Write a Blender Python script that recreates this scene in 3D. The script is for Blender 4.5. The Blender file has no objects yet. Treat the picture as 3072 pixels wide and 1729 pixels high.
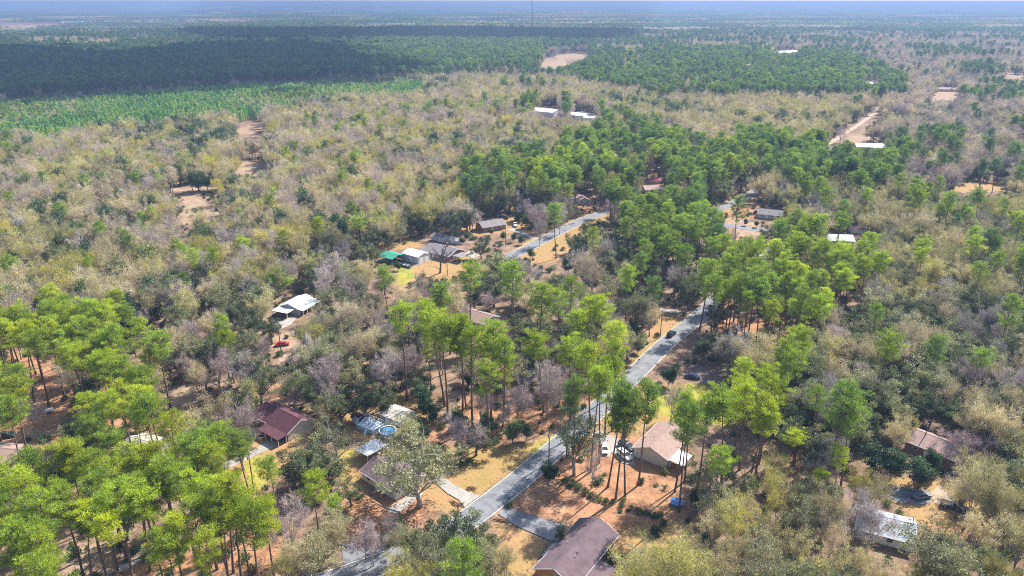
import bpy, math, random
import numpy as np
from mathutils import Vector, Matrix, Euler

R = math.radians
SC = bpy.context.scene
COL = SC.collection
rnd = random.Random(7)

# ------------------------------------------------------------------ camera, sky, sun, exposure
CAM_H = 110.0
FOC = 750.0                                   # focal length in pixels of a 1024 wide frame
PITCH = math.atan(286.0 / FOC)
cam = bpy.data.cameras.new('camera')
cam.sensor_width = 36.0
cam.lens = FOC / 1024 * 36.0
cam.clip_start = 1.0
cam.clip_end = 200000.0
camo = bpy.data.objects.new('camera', cam)
COL.objects.link(camo)
camo.location = (0, 0, CAM_H)
camo.rotation_euler = (R(90) - PITCH, 0, 0)
SC.camera = camo

SUN_EL, SUN_AZ = 45.0, 46.0                   # azimuth from +Y towards +X
world = bpy.data.worlds.new('World')
SC.world = world
world.use_nodes = True
wn = world.node_tree.nodes
wl = world.node_tree.links
bg = wn['Background']
sky = wn.new('ShaderNodeTexSky')
sky.sky_type = 'NISHITA'
sky.sun_disc = False
sky.sun_elevation = R(SUN_EL)
sky.sun_rotation = R(SUN_AZ)
sky.air_density = 1.0
sky.dust_density = 1.0
sky.ozone_density = 1.5
wl.new(sky.outputs[0], bg.inputs[0])
bg.inputs[1].default_value = 0.125

sl = bpy.data.lights.new('sun', 'SUN')
sl.energy = 5.0
sl.angle = R(0.53)
sl.color = (1.0, 0.95, 0.86)
so = bpy.data.objects.new('sun', sl)
COL.objects.link(so)
sdir = Vector((math.sin(R(SUN_AZ)) * math.cos(R(SUN_EL)), math.cos(R(SUN_AZ)) * math.cos(R(SUN_EL)), math.sin(R(SUN_EL))))
so.rotation_euler = sdir.to_track_quat('Z', 'Y').to_euler()
so.location = (0, 0, 300)

SC.view_settings.view_transform = 'Standard'
SC.view_settings.look = 'None'
SC.view_settings.exposure = 1.22
SC.view_settings.gamma = 1.0
SC.cycles.max_bounces = 6
SC.cycles.diffuse_bounces = 3
SC.cycles.transmission_bounces = 4
SC.cycles.volume_bounces = 0
SC.cycles.use_denoising = False
SC.cycles.pixel_filter_type = 'BLACKMAN_HARRIS'
SC.cycles.filter_width = 1.05
SC.cycles.transparent_max_bounces = 4

HAZE_DENSITY = 0.00020
HAZE_COLOR = (0.245, 0.35, 0.58)

# ------------------------------------------------------------------ survey: photo measurements -> metres on the ground
CP, SP = math.cos(PITCH), math.sin(PITCH)
def g(x, y, z=0.0):
    """point of the level z seen at full photo position x, y (3072 wide)"""
    u, v = x / 3 - 512, y / 3 - 288.2
    d = (u, FOC * CP - v * SP, -FOC * SP - v * CP)
    t = (z - CAM_H) / d[2]
    return (d[0] * t, d[1] * t)
TO = {1: (0, 1152), 2: (1024, 1152), 3: (2048, 1152), 4: (0, 576), 5: (1024, 576), 6: (2048, 576), 7: (0, 0), 8: (1024, 0), 9: (2048, 0)}
KT = 1024 / 2575.0
def T(t, x, y, z=0.0):
    return g(TO[t][0] + x * KT, TO[t][1] + y * KT, z)
def TD(t, x, y):
    """tile reading -> overview reading (2576 wide)"""
    return ((TO[t][0] + x * KT) / 1.192547, (TO[t][1] + y * KT) / 1.192547)
def Dg(x, y, z=0.0):
    return g(x * 1.192547, y * 1.192547, z)
def see(X, Y, Z):
    """where a world point stands in the overview reading (arrays)"""
    Z = Z - CAM_H
    dep = np.maximum(Y * CP - Z * SP, 1.0)
    up = Y * SP + Z * CP
    return ((X / dep * FOC + 512) * 3 / 1.192547, (288.2 - up / dep * FOC) * 3 / 1.192547)
def pip(px, py, poly):
    inside = np.zeros(px.shape, bool)
    n = len(poly)
    j = n - 1
    for i in range(n):
        xi, yi = poly[i]
        xj, yj = poly[j]
        if yi != yj:
            c = ((yi > py) != (yj > py)) & (px < (xj - xi) * (py - yi) / (yj - yi) + xi)
            inside ^= c
        j = i
    return inside
def seg_dist(px, py, a, b):
    ax, ay = a
    bx, by = b
    dx, dy = bx - ax, by - ay
    l2 = dx * dx + dy * dy + 1e-9
    t = np.clip(((px - ax) * dx + (py - ay) * dy) / l2, 0, 1)
    return np.hypot(px - ax - t * dx, py - ay - t * dy)
def line_dist(px, py, pts, closed=False):
    d = np.full(px.shape, 1e9)
    m = len(pts) if closed else len(pts) - 1
    for i in range(m):
        d = np.minimum(d, seg_dist(px, py, pts[i], pts[(i + 1) % len(pts)]))
    return d
def sdist(px, py, poly):
    d = line_dist(px, py, poly, True)
    return np.where(pip(px, py, poly), d, -d)

# ------------------------------------------------------------------ materials
def new_mat(name):
    m = bpy.data.materials.new(name)
    m.use_nodes = True
    nt = m.node_tree
    return m, nt.nodes, nt.links, nt.nodes['Principled BSDF']
def ramp(nodes, stops, interp='LINEAR'):
    r = nodes.new('ShaderNodeValToRGB')
    r.color_ramp.interpolation = interp
    e = r.color_ramp.elements
    e[0].position, e[0].color = stops[0][0], (*stops[0][1], 1)
    e[1].position, e[1].color = stops[-1][0], (*stops[-1][1], 1)
    for p, c in stops[1:-1]:
        q = e.new(p)
        q.color = (*c, 1)
    return r
def plain(name, color, rough=0.8, var=0.12, scale=1.5, spec=0.3, bump=0.0, metal=0.0, streak=None):
    """one paint or stuff with uneven tone: dirt and wear at two scales"""
    m, n, l, b = new_mat(name)
    tc = n.new('ShaderNodeTexCoord')
    mp = n.new('ShaderNodeMapping')
    l.new(tc.outputs['Object'], mp.inputs[0])
    if streak:
        mp.inputs['Scale'].default_value = streak
    no = n.new('ShaderNodeTexNoise')
    no.inputs['Scale'].default_value = scale
    no.inputs['Detail'].default_value = 6
    no.inputs['Roughness'].default_value = 0.65
    l.new(mp.outputs[0], no.inputs['Vector'])
    lo = tuple(max(0, c * (1 - 1.6 * var)) for c in color)
    hi = tuple(min(1, c * (1 + 1.2 * var)) for c in color)
    r = ramp(n, [(0.3, lo), (0.5, color), (0.72, hi)])
    l.new(no.outputs['Fac'], r.inputs[0])
    l.new(r.outputs[0], b.inputs['Base Color'])
    b.inputs['Roughness'].default_value = rough
    b.inputs['Specular IOR Level'].default_value = spec
    b.inputs['Metallic'].default_value = metal
    if bump:
        bp = n.new('ShaderNodeBump')
        bp.inputs['Strength'].default_value = bump
        bp.inputs['Distance'].default_value = 0.05
        l.new(no.outputs['Fac'], bp.inputs['Height'])
        l.new(bp.outputs[0], b.inputs['Normal'])
    return m
def leaf_mat(name, stops, dark=0.55, trans=0.4, gloss=0.02, tone=0.25):
    """leaves: the tree's own tint picks the hue, every leaf varies round it; light passes through"""
    m, n, l, b = new_mat(name)
    n.remove(b)
    out = n['Material Output']
    at = n.new('ShaderNodeAttribute')
    at.attribute_type = 'INSTANCER'
    at.attribute_name = 'tint'
    av = n.new('ShaderNodeAttribute')
    av.attribute_type = 'GEOMETRY'
    av.attribute_name = 'leaf'
    ad = n.new('ShaderNodeMath')
    ad.operation = 'MULTIPLY_ADD'
    l.new(av.outputs['Fac'], ad.inputs[0])
    ad.inputs[1].default_value = 0.35
    sub = n.new('ShaderNodeMath')
    sub.operation = 'SUBTRACT'
    l.new(at.outputs['Fac'], sub.inputs[0])
    sub.inputs[1].default_value = 0.175
    l.new(sub.outputs[0], ad.inputs[2])
    r = ramp(n, stops)
    l.new(ad.outputs[0], r.inputs[0])
    hs = n.new('ShaderNodeHueSaturation')
    vm = n.new('ShaderNodeMapRange')
    vm.inputs['To Min'].default_value = dark
    vm.inputs['To Max'].default_value = 1.35
    l.new(av.outputs['Fac'], vm.inputs['Value'])
    oi = n.new('ShaderNodeObjectInfo')
    om = n.new('ShaderNodeMapRange')
    om.inputs['To Min'].default_value = 1.0 - tone
    om.inputs['To Max'].default_value = 1.0 + tone
    l.new(oi.outputs['Random'], om.inputs['Value'])
    tm = n.new('ShaderNodeMath')
    tm.operation = 'MULTIPLY'
    l.new(vm.outputs[0], tm.inputs[0])
    l.new(om.outputs[0], tm.inputs[1])
    l.new(tm.outputs[0], hs.inputs['Value'])
    l.new(r.outputs[0], hs.inputs['Color'])
    df = n.new('ShaderNodeBsdfDiffuse')
    tr = n.new('ShaderNodeBsdfTranslucent')
    mx = n.new('ShaderNodeMixShader')
    mx.inputs[0].default_value = trans
    l.new(hs.outputs[0], df.inputs['Color'])
    l.new(hs.outputs[0], tr.inputs['Color'])
    l.new(df.outputs[0], mx.inputs[1])
    l.new(tr.outputs[0], mx.inputs[2])
    gl = n.new('ShaderNodeBsdfGlossy')
    gl.inputs['Roughness'].default_value = 0.55
    gl.inputs['Color'].default_value = (0.9, 0.9, 0.9, 1)
    m2 = n.new('ShaderNodeMixShader')
    m2.inputs[0].default_value = gloss
    l.new(mx.outputs[0], m2.inputs[1])
    l.new(gl.outputs[0], m2.inputs[2])
    l.new(m2.outputs[0], out.inputs['Surface'])
    return m

PINE = [(0.0, (0.06, 0.14, 0.055)), (0.35, (0.16, 0.26, 0.045)), (0.7, (0.31, 0.41, 0.030)), (1.0, (0.43, 0.48, 0.026))]
OAK = [(0.0, (0.045, 0.085, 0.042)), (0.35, (0.115, 0.145, 0.060)), (0.7, (0.22, 0.235, 0.10)), (1.0, (0.36, 0.35, 0.17))]
BUD = [(0.0, (0.40, 0.32, 0.28)), (0.22, (0.52, 0.42, 0.31)), (0.5, (0.55, 0.455, 0.25)), (0.75, (0.42, 0.405, 0.14)), (1.0, (0.54, 0.45, 0.07))]
BARE = [(0.0, (0.44, 0.32, 0.31)), (0.5, (0.46, 0.39, 0.37)), (1.0, (0.54, 0.48, 0.43))]
SPRING = [(0.0, (0.22, 0.38, 0.025)), (0.5, (0.32, 0.47, 0.025)), (1.0, (0.44, 0.48, 0.03))]
YOUNG = [(0.0, (0.06, 0.23, 0.07)), (0.5, (0.18, 0.38, 0.07)), (1.0, (0.38, 0.47, 0.10))]
SHRUB = [(0.0, (0.030, 0.085, 0.036)), (0.5, (0.08, 0.15, 0.050)), (1.0, (0.19, 0.23, 0.07))]
MT = {
    'pine': leaf_mat('pine_needles', PINE, 0.6, 0.5),
    'oak': leaf_mat('oak_leaves', OAK, 0.6, 0.42, 0.035, 0.3),
    'bud': leaf_mat('budding_twigs', BUD, 0.65, 0.3, 0.01, 0.32),
    'bare': leaf_mat('bare_twigs', BARE, 0.6, 0.1, 0.0),
    'spring': leaf_mat('spring_leaves', SPRING, 0.55, 0.5),
    'young': leaf_mat('young_pine_needles', YOUNG, 0.55, 0.45),
    'shrub': leaf_mat('shrub_leaves', SHRUB, 0.5, 0.3, 0.03),
    'bark': plain('pine_bark', (0.17, 0.105, 0.075), 0.95, 0.3, 2.0),
    'gbark': plain('grey_bark', (0.16, 0.14, 0.12), 0.95, 0.3, 2.0),
    'pbark': plain('pale_bark', (0.34, 0.30, 0.25), 0.95, 0.3, 2.0),
}
M_ = {
    'asphalt': plain('asphalt', (0.175, 0.178, 0.19), 0.9, 0.24, 0.28, 0.25),
    'concrete': plain('concrete', (0.31, 0.285, 0.26), 0.9, 0.14, 0.4),
    'kerb': plain('kerb_concrete', (0.46, 0.44, 0.40), 0.9, 0.15, 0.8),
    'dirtroad': plain('sandy_track', (0.34, 0.26, 0.19), 0.95, 0.16, 0.3),
    'shadepad': plain('worn_dirt_pad', (0.21, 0.145, 0.125), 0.95, 0.2, 0.4),
    'brownroof': plain('brown_shingles', (0.125, 0.086, 0.095), 0.9, 0.2, 0.5),
    'tanroof': plain('tan_shingles', (0.29, 0.195, 0.165), 0.9, 0.12, 0.9),
    'maroon': plain('maroon_shingles', (0.09, 0.034, 0.043), 0.85, 0.2, 0.9),
    'greyroof': plain('grey_shingles', (0.20, 0.18, 0.18), 0.9, 0.16, 0.9),
    'bluegreyroof': plain('blue_grey_metal', (0.33, 0.37, 0.42), 0.55, 0.1, 0.7),
    'whiteroof': plain('white_metal', (0.76, 0.77, 0.78), 0.5, 0.07, 0.6),
    'stainroof': plain('stained_metal', (0.42, 0.38, 0.34), 0.6, 0.42, 0.55),
    'greenroof': plain('green_metal', (0.05, 0.27, 0.19), 0.5, 0.14, 0.7),
    'pinkroof': plain('pinkish_shingles', (0.36, 0.24, 0.21), 0.9, 0.14, 0.8),
    'redroof': plain('red_metal', (0.42, 0.04, 0.04), 0.5, 0.15, 0.8),
    'beige': plain('beige_siding', (0.58, 0.50, 0.38), 0.8, 0.07, 1.2),
    'cream': plain('cream_siding', (0.62, 0.56, 0.44), 0.8, 0.07, 1.2),
    'white': plain('white_paint', (0.78, 0.77, 0.74), 0.6, 0.06, 1.5),
    'greywall': plain('grey_siding', (0.46, 0.47, 0.48), 0.75, 0.08, 1.2),
    'brick': plain('brick_wall', (0.27, 0.145, 0.105), 0.9, 0.22, 5.0),
    'orange': plain('orange_cedar', (0.46, 0.20, 0.075), 0.75, 0.18, 2.0, streak=(1, 1, 6)),
    'wood': plain('weathered_wood', (0.24, 0.17, 0.12), 0.9, 0.25, 3.0),
    'greywood': plain('grey_wood', (0.37, 0.35, 0.33), 0.9, 0.2, 2.5),
    'greenpaint': plain('green_paint', (0.07, 0.17, 0.12), 0.6, 0.15, 2.0),
    'pole': plain('pole_wood', (0.15, 0.105, 0.08), 0.95, 0.25, 2.0),
    'steel': plain('galvanised_steel', (0.42, 0.43, 0.45), 0.5, 0.1, 1.5, metal=0.4),
    'maststeel': plain('mast_steel', (0.16, 0.16, 0.17), 0.6, 0.1, 0.2),
    'dark': plain('dark_rubber', (0.025, 0.025, 0.027), 0.8, 0.2, 4.0),
    'blue': plain('blue_vinyl', (0.035, 0.16, 0.46), 0.5, 0.15, 1.2),
    'poolwater': plain('pool_water', (0.06, 0.19, 0.36), 0.12, 0.25, 0.9, 0.5),
    'paleblue': plain('pale_blue_boards', (0.42, 0.53, 0.64), 0.7, 0.15, 1.2),
    'glass': plain('window_glass', (0.045, 0.055, 0.07), 0.08, 0.2, 1.0, 0.6),
    'cwhite': plain('white_car_paint', (0.78, 0.78, 0.77), 0.22, 0.03, 2.0, 0.5),
    'cblack': plain('black_car_paint', (0.022, 0.026, 0.036), 0.18, 0.1, 2.0, 0.6),
    'cblue': plain('blue_car_paint', (0.025, 0.05, 0.12), 0.2, 0.1, 2.0, 0.6),
    'cred': plain('red_car_paint', (0.55, 0.02, 0.02), 0.25, 0.08, 2.0, 0.5),
    'csilver': plain('grey_car_paint', (0.16, 0.17, 0.19), 0.25, 0.06, 2.0, 0.5),
    'cgreen': plain('dark_green_car_paint', (0.03, 0.055, 0.052), 0.22, 0.1, 2.0, 0.5),
    'lamp': plain('lamp_lens', (0.7, 0.7, 0.68), 0.15, 0.04, 2.0, 0.6),
    'tail': plain('tail_lens', (0.35, 0.015, 0.015), 0.2, 0.05, 2.0, 0.6),
    'yellow': plain('yellow_paint', (0.65, 0.42, 0.04), 0.7, 0.1, 2.0),
    'straw': plain('brush_wood', (0.26, 0.14, 0.09), 0.95, 0.3, 2.0),
}
# ground: leaf litter, pine straw, lawn and sand, mixed by what grows or lies at each place
gm, n, l, b = new_mat('ground')
tc = n.new('ShaderNodeTexCoord')
def gnoise(scale, detail=8, rough=0.6):
    q = n.new('ShaderNodeTexNoise')
    q.inputs['Scale'].default_value = scale
    q.inputs['Detail'].default_value = detail
    q.inputs['Roughness'].default_value = rough
    l.new(tc.outputs['Object'], q.inputs['Vector'])
    return q
n1, n2, n3 = gnoise(0.035), gnoise(0.22), gnoise(1.3)
litter = ramp(n, [(0.3, (0.10, 0.07, 0.05)), (0.5, (0.19, 0.125, 0.085)), (0.7, (0.30, 0.20, 0.13))])
l.new(n2.outputs['Fac'], litter.inputs[0])
straw = ramp(n, [(0.3, (0.15, 0.07, 0.042)), (0.48, (0.31, 0.16, 0.088)), (0.68, (0.40, 0.23, 0.13))])
l.new(n2.outputs['Fac'], straw.inputs[0])
lawn = ramp(n, [(0.28, (0.20, 0.165, 0.05)), (0.42, (0.29, 0.195, 0.072)), (0.57, (0.325, 0.195, 0.095)), (0.75, (0.35, 0.22, 0.14))])
lmix = n.new('ShaderNodeMath')
lmix.operation = 'MULTIPLY_ADD'
l.new(n1.outputs['Fac'], lmix.inputs[0])
lmix.inputs[1].default_value = 0.6
lm2 = n.new('ShaderNodeMath')
lm2.operation = 'MULTIPLY'
l.new(n2.outputs['Fac'], lm2.inputs[0])
lm2.inputs[1].default_value = 0.42
l.new(lm2.outputs[0], lmix.inputs[2])
l.new(lmix.outputs[0], lawn.inputs[0])
green = ramp(n, [(0.3, (0.13, 0.17, 0.03)), (0.5, (0.27, 0.25, 0.045)), (0.7, (0.38, 0.30, 0.07))])
l.new(n2.outputs['Fac'], green.inputs[0])
sand = ramp(n, [(0.3, (0.23, 0.15, 0.105)), (0.5, (0.29, 0.205, 0.135)), (0.72, (0.37, 0.27, 0.19))])
l.new(n2.outputs['Fac'], sand.inputs[0])
cur = litter.outputs[0]
for att, src in (('straw', straw), ('lawn', lawn), ('green', green), ('sand', sand)):
    a = n.new('ShaderNodeAttribute')
    a.attribute_name = att
    s1 = n.new('ShaderNodeMath')
    s1.operation = 'SUBTRACT'
    l.new(n3.outputs['Fac'], s1.inputs[0])
    s1.inputs[1].default_value = 0.5
    s2 = n.new('ShaderNodeMath')
    s2.operation = 'MULTIPLY_ADD'
    l.new(s1.outputs[0], s2.inputs[0])
    s2.inputs[1].default_value = 1.6
    l.new(a.outputs['Fac'], s2.inputs[2])
    mr = n.new('ShaderNodeMapRange')
    mr.interpolation_type = 'SMOOTHSTEP'
    mr.inputs['From Min'].default_value = 0.3
    mr.inputs['From Max'].default_value = 0.75
    l.new(s2.outputs[0], mr.inputs['Value'])
    mx = n.new('ShaderNodeMix')
    mx.data_type = 'RGBA'
    l.new(mr.outputs[0], mx.inputs['Factor'])
    l.new(cur, mx.inputs['A'])
    l.new(src.outputs[0], mx.inputs['B'])
    cur = mx.outputs['Result']
fine = n.new('ShaderNodeHueSaturation')
fm = n.new('ShaderNodeMapRange')
fm.inputs['To Min'].default_value = 0.55
fm.inputs['To Max'].default_value = 1.45
l.new(n3.outputs['Fac'], fm.inputs['Value'])
l.new(fm.outputs[0], fine.inputs['Value'])
l.new(cur, fine.inputs['Color'])
l.new(fine.outputs[0], b.inputs['Base Color'])
b.inputs['Roughness'].default_value = 0.95
b.inputs['Specular IOR Level'].default_value = 0.1

# ------------------------------------------------------------------ mesh helpers
class MB:
    def __init__(self):
        self.v, self.f, self.m = [], [], []
    def add(self, vs, fs, m=0):
        o = len(self.v)
        self.v += [tuple(p) for p in vs]
        for q in fs:
            self.f.append(tuple(i + o for i in q))
            self.m.append(m)
    def box(self, c, s, rz=0.0, m=0, taper=1.0):
        cx, cy, cz = c
        a, bb, h = s[0] / 2, s[1] / 2, s[2] / 2
        co, si = math.cos(rz), math.sin(rz)
        vs = []
        for z, k in ((-h, 1.0), (h, taper)):
            for x, y in ((-a, -bb), (a, -bb), (a, bb), (-a, bb)):
                x, y = x * k, y * k
                vs.append((cx + x * co - y * si, cy + x * si + y * co, cz + z))
        self.add(vs, [(0, 3, 2, 1), (4, 5, 6, 7), (0, 1, 5, 4), (1, 2, 6, 5), (2, 3, 7, 6), (3, 0, 4, 7)], m)
    def tube(self, pts, rad, k=6, m=0, cap=True):
        o = len(self.v)
        pts = [Vector(p) for p in pts]
        N = len(pts)
        for i, p in enumerate(pts):
            d = (pts[min(i + 1, N - 1)] - pts[max(i - 1, 0)]).normalized()
            a = d.cross(Vector((0.31, 0.95, 0.05)))
            if a.length < 1e-3:
                a = d.cross(Vector((1, 0, 0)))
            a.normalize()
            c = d.cross(a)
            for j in range(k):
                t = 2 * math.pi * j / k
                q = p + (a * math.cos(t) + c * math.sin(t)) * rad[i]
                self.v.append(tuple(q))
        for i in range(N - 1):
            for j in range(k):
                self.f.append((o + i * k + j, o + i * k + (j + 1) % k, o + (i + 1) * k + (j + 1) % k, o + (i + 1) * k + j))
                self.m.append(m)
        if cap:
            self.f.append(tuple(o + j for j in range(k))[::-1])
            self.f.append(tuple(o + (N - 1) * k + j for j in range(k)))
            self.m += [m, m]
    def mesh(self, name, mats, smooth=False):
        me = bpy.data.meshes.new(name)
        me.from_pydata(self.v, [], self.f)
        for x in mats:
            me.materials.append(x)
        if len(mats) > 1:
            me.polygons.foreach_set('material_index', self.m)
        if smooth:
            me.polygons.foreach_set('use_smooth', [True] * len(self.f))
        me.update()
        return me
    def obj(self, name, mat, parent=None, loc=None, rz=None, smooth=False):
        mats = mat if isinstance(mat, (list, tuple)) else [mat]
        o = bpy.data.objects.new(name, self.mesh(name, mats, smooth))
        COL.objects.link(o)
        if parent:
            o.parent = parent
        if loc:
            o.location = loc
        if rz is not None:
            o.rotation_euler.z = rz
        return o
def tag(o, label=None, cat=None, group=None, kind=None):
    if label: o['label'] = label
    if cat: o['category'] = cat
    if group: o['group'] = group
    if kind: o['kind'] = kind
    return o
def empty(name, loc, rz=0.0):
    o = bpy.data.objects.new(name, None)
    COL.objects.link(o)
    o.location = loc
    o.rotation_euler.z = rz
    o.empty_display_size = 0.5
    return o

# ------------------------------------------------------------------ the lie of the land (metres)
def smooth_line(pts, step=4.0):
    """Catmull-Rom through the surveyed points"""
    P = [pts[0]] + list(pts) + [pts[-1]]
    out = []
    for i in range(1, len(P) - 2):
        p0, p1, p2, p3 = [np.array(q, float) for q in P[i - 1:i + 3]]
        k = max(2, int(np.linalg.norm(p2 - p1) / step))
        for j in range(k):
            t = j / k
            out.append(tuple(0.5 * (2 * p1 + (p2 - p0) * t + (2 * p0 - 5 * p1 + 4 * p2 - p3) * t * t + (3 * p1 - p0 - 3 * p2 + p3) * t ** 3)))
    out.append(tuple(pts[-1]))
    return out
MAIN = smooth_line([(-150, 84), (-88, 103), (-48, 116), (-20, 131), (-4.3, 147.6), (13, 171.8), (29, 196.5), (39.5, 213), (54, 236), (69, 257), (83, 279), (96, 297), (140, 361)])
UPPER = smooth_line([(-4, 325), (6.5, 340), (27, 374), (43, 397), (55, 410), (66, 416)])
CROSS = smooth_line([(55, 411), (85, 399), (113, 381), (128.4, 372), (165, 349)])
BACK = smooth_line([(113, 381), (108, 398), (116, 412), (131.8, 431), (147, 451), (190, 520), (224, 585)])
TRACK = smooth_line([T(9, 1090, 1095), T(9, 1160, 1050), T(9, 1300, 960), T(9, 1440, 860), T(9, 1500, 800)])
ROADS = [(MAIN, 6.3), (UPPER, 6.8), (CROSS, 6.6), (BACK, 6.6), (TRACK, 6.0)]

# places where the ground, a roof or a road is open to view (overview readings)
def P(t, *pts):
    return [TD(t, x, y) for x, y in pts]
OPEN = [
    P(2, (1050, 560), (1330, 480), (1560, 380), (1700, 480), (1250, 920), (1150, 1030), (930, 1000), (720, 930), (820, 740), (880, 640)),
    P(2, (1800, 560), (1960, 420), (2200, 560), (2450, 640), (2570, 700), (2560, 860), (2500, 960), (2300, 980), (2080, 1180), (1950, 1000), (1720, 980), (1480, 950), (1300, 900), (1500, 660), (1740, 720)),
    P(2, (1200, 960), (1700, 1080), (1830, 980), (2100, 1100), (2080, 1300), (1990, 1450), (1440, 1450), (1300, 1350), (1300, 1150), (1130, 1050)),
    P(2, (1720, 270), (1900, 140), (2050, 20), (2140, 30), (2150, 100), (1900, 330), (1800, 440), (1620, 400)),
    P(2, (1930, 420), (2000, 380), (2210, 440), (2400, 260), (2570, 280), (2570, 620), (2440, 640), (2100, 590), (1950, 560)),
    P(5, (2110, 1420), (2150, 1300), (2280, 1180), (2440, 1070), (2380, 950), (2560, 920), (2575, 1150), (2500, 1200), (2300, 1350)),
    P(6, (0, 1010), (70, 930), (170, 860), (230, 830), (180, 920), (90, 1060), (0, 1120)),
    P(5, (280, 480), (480, 400), (640, 360), (700, 290), (790, 300), (960, 380), (1040, 490), (1000, 550), (860, 610), (760, 640), (560, 600), (420, 720), (420, 590), (290, 540)),
    P(5, (980, 240), (1130, 190), (1290, 210), (1360, 260), (1270, 290), (1460, 330), (1490, 370), (1380, 450), (1290, 430), (1150, 320), (1010, 310)),
    P(5, (1370, 440), (1480, 350), (1700, 260), (1950, 130), (2030, 145), (1800, 280), (1550, 430), (1640, 460), (1620, 520), (1500, 540), (1510, 430)),
    P(1, (1910, 230), (2000, 120), (2380, 250), (2420, 300), (2200, 420), (2000, 490), (1700, 650), (1650, 610), (1950, 470), (1960, 370)),
    P(1, (1840, 590), (2000, 500), (2020, 720), (1930, 810), (1860, 790)),
    P(4, (2090, 860), (2300, 760), (2380, 820), (2200, 950), (2130, 960)),
    P(4, (2060, 1110), (2180, 1110), (2190, 1180), (2050, 1190)),
    P(2, (90, 230), (330, 140), (560, 190), (440, 290), (400, 330), (240, 410), (110, 310)),
    P(2, (70, 620), (110, 500), (220, 430), (310, 490), (400, 650), (220, 740)),
    P(2, (0, 500), (110, 500), (60, 640), (0, 700)),
    P(4, (1790, 2), (1800, 1)),
    P(7, (1790, 940), (1880, 900), (1990, 930), (1970, 1020), (1800, 1030)),
    P(7, (1750, 1300), (1850, 1210), (2020, 1210), (2030, 1260), (1800, 1310)),
    P(7, (1260, 1400), (1550, 1385), (1690, 1375), (1690, 1405), (1400, 1440), (1260, 1440)),
    P(4, (1380, 0), (1510, 0), (1540, 90), (1400, 130)),
    P(4, (1260, 195), (1400, 170), (1440, 215), (1270, 235)),
    P(4, (1600, 150), (1700, 130), (1700, 180), (1600, 190)),
    P(8, (1470, 800), (1640, 808), (1640, 858), (1480, 845)),
    P(8, (1740, 835), (1920, 845), (1910, 885), (1750, 870)),
    P(8, (1500, 505), (1540, 440), (1730, 400), (1860, 405), (1850, 445), (1610, 505)),
    P(9, (1290, 1065), (1520, 1065), (1530, 1125), (1300, 1120)),
    P(9, (1090, 1105), (1140, 1040), (1370, 895), (1480, 830), (1510, 850), (1400, 930), (1240, 1050), (1160, 1100)),
    P(9, (1890, 745), (1910, 690), (2080, 690), (2080, 735)),
    P(9, (2420, 600), (2440, 560), (2576, 565), (2576, 600)),
    P(9, (2030, 1440), (2060, 1385), (2400, 1370), (2470, 1440)),
    P(9, (720, 225), (900, 225), (900, 255), (720, 255)),
    P(9, (680, 380), (870, 378), (870, 398), (680, 400)),
    P(9, (1350, 250), (1410, 250), (1410, 262), (1350, 262)),
    P(9, (495, 470), (530, 470), (530, 486), (495, 486)),
    P(9, (1370, 600), (1480, 600), (1480, 625), (1370, 625)),
    P(3, (1290, 1100), (1340, 930), (1480, 930), (1670, 1020), (1570, 1110), (1400, 1130)),
    P(3, (1510, 750), (1870, 800), (1960, 740), (2140, 960), (2210, 1030), (2000, 1070), (1640, 930)),
    P(3, (1670, 390), (1800, 335), (1960, 440), (2010, 520), (1960, 550), (1760, 480)),
    P(6, (230, 140), (400, 60), (530, 10), (570, 30), (300, 160)),
    P(6, (320, 240), (590, 275), (560, 320), (420, 385), (400, 260)),
    P(6, (570, 130), (740, 130), (745, 195), (600, 205)),
    P(6, (1080, 350), (1250, 295), (1370, 240), (1370, 300), (1310, 350), (1240, 380), (1100, 380)),
    P(1, (1240, 20), (1480, 0), (1500, 110), (1340, 170)),
    P(1, (0, 470), (170, 450), (220, 500), (110, 610), (0, 610)),
    P(1, (120, 80), (420, 120), (500, 210), (440, 350), (230, 380), (110, 300)),
    P(4, (110, 1290), (440, 1250), (500, 1440), (110, 1445)),
    P(2, (0, 1205), (390, 1215), (360, 1385), (20, 1400)),
    P(5, (960, 880), (1070, 880), (1120, 960), (1050, 1020), (970, 1010)),
    P(5, (1030, 1010), (1110, 1000), (1110, 1110), (1030, 1110)),
    P(5, (1360, 1310), (1450, 1310), (1460, 1440), (1380, 1440)),
    P(5, (970, 820), (1150, 800), (1330, 750), (1330, 800), (1130, 860), (1060, 880)),
    P(6, (200, 1270), (320, 1290), (330, 1449), (200, 1449), (30, 1449), (0, 1380), (20, 1330)),
    P(3, (0, 0), (120, 0), (330, 60), (300, 110), (40, 130)),
    P(3, (230, 250), (470, 250), (450, 330), (320, 350), (200, 330)),
    P(2, (2290, 120), (2450, 60), (2575, 90), (2575, 190), (2400, 230), (2260, 260)),
    P(8, (2260, 1380), (2430, 1370), (2430, 1449), (2260, 1449)),
    P(5, (1740, 30), (1860, 10), (1900, 60), (1800, 100)),
]
OPEN.append(P(2, (60, 480), (700, 500), (860, 760), (850, 960), (300, 1010), (60, 950)))
OPEN.append(P(2, (860, 960), (1100, 1000), (1240, 1060), (1280, 1200), (1180, 1060), (900, 1010)))
FIELD_FAR = [(-60, 58), (90, 58), (200, 62), (170, 74), (80, 82), (-60, 80)]
OPEN.append(FIELD_FAR)

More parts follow.
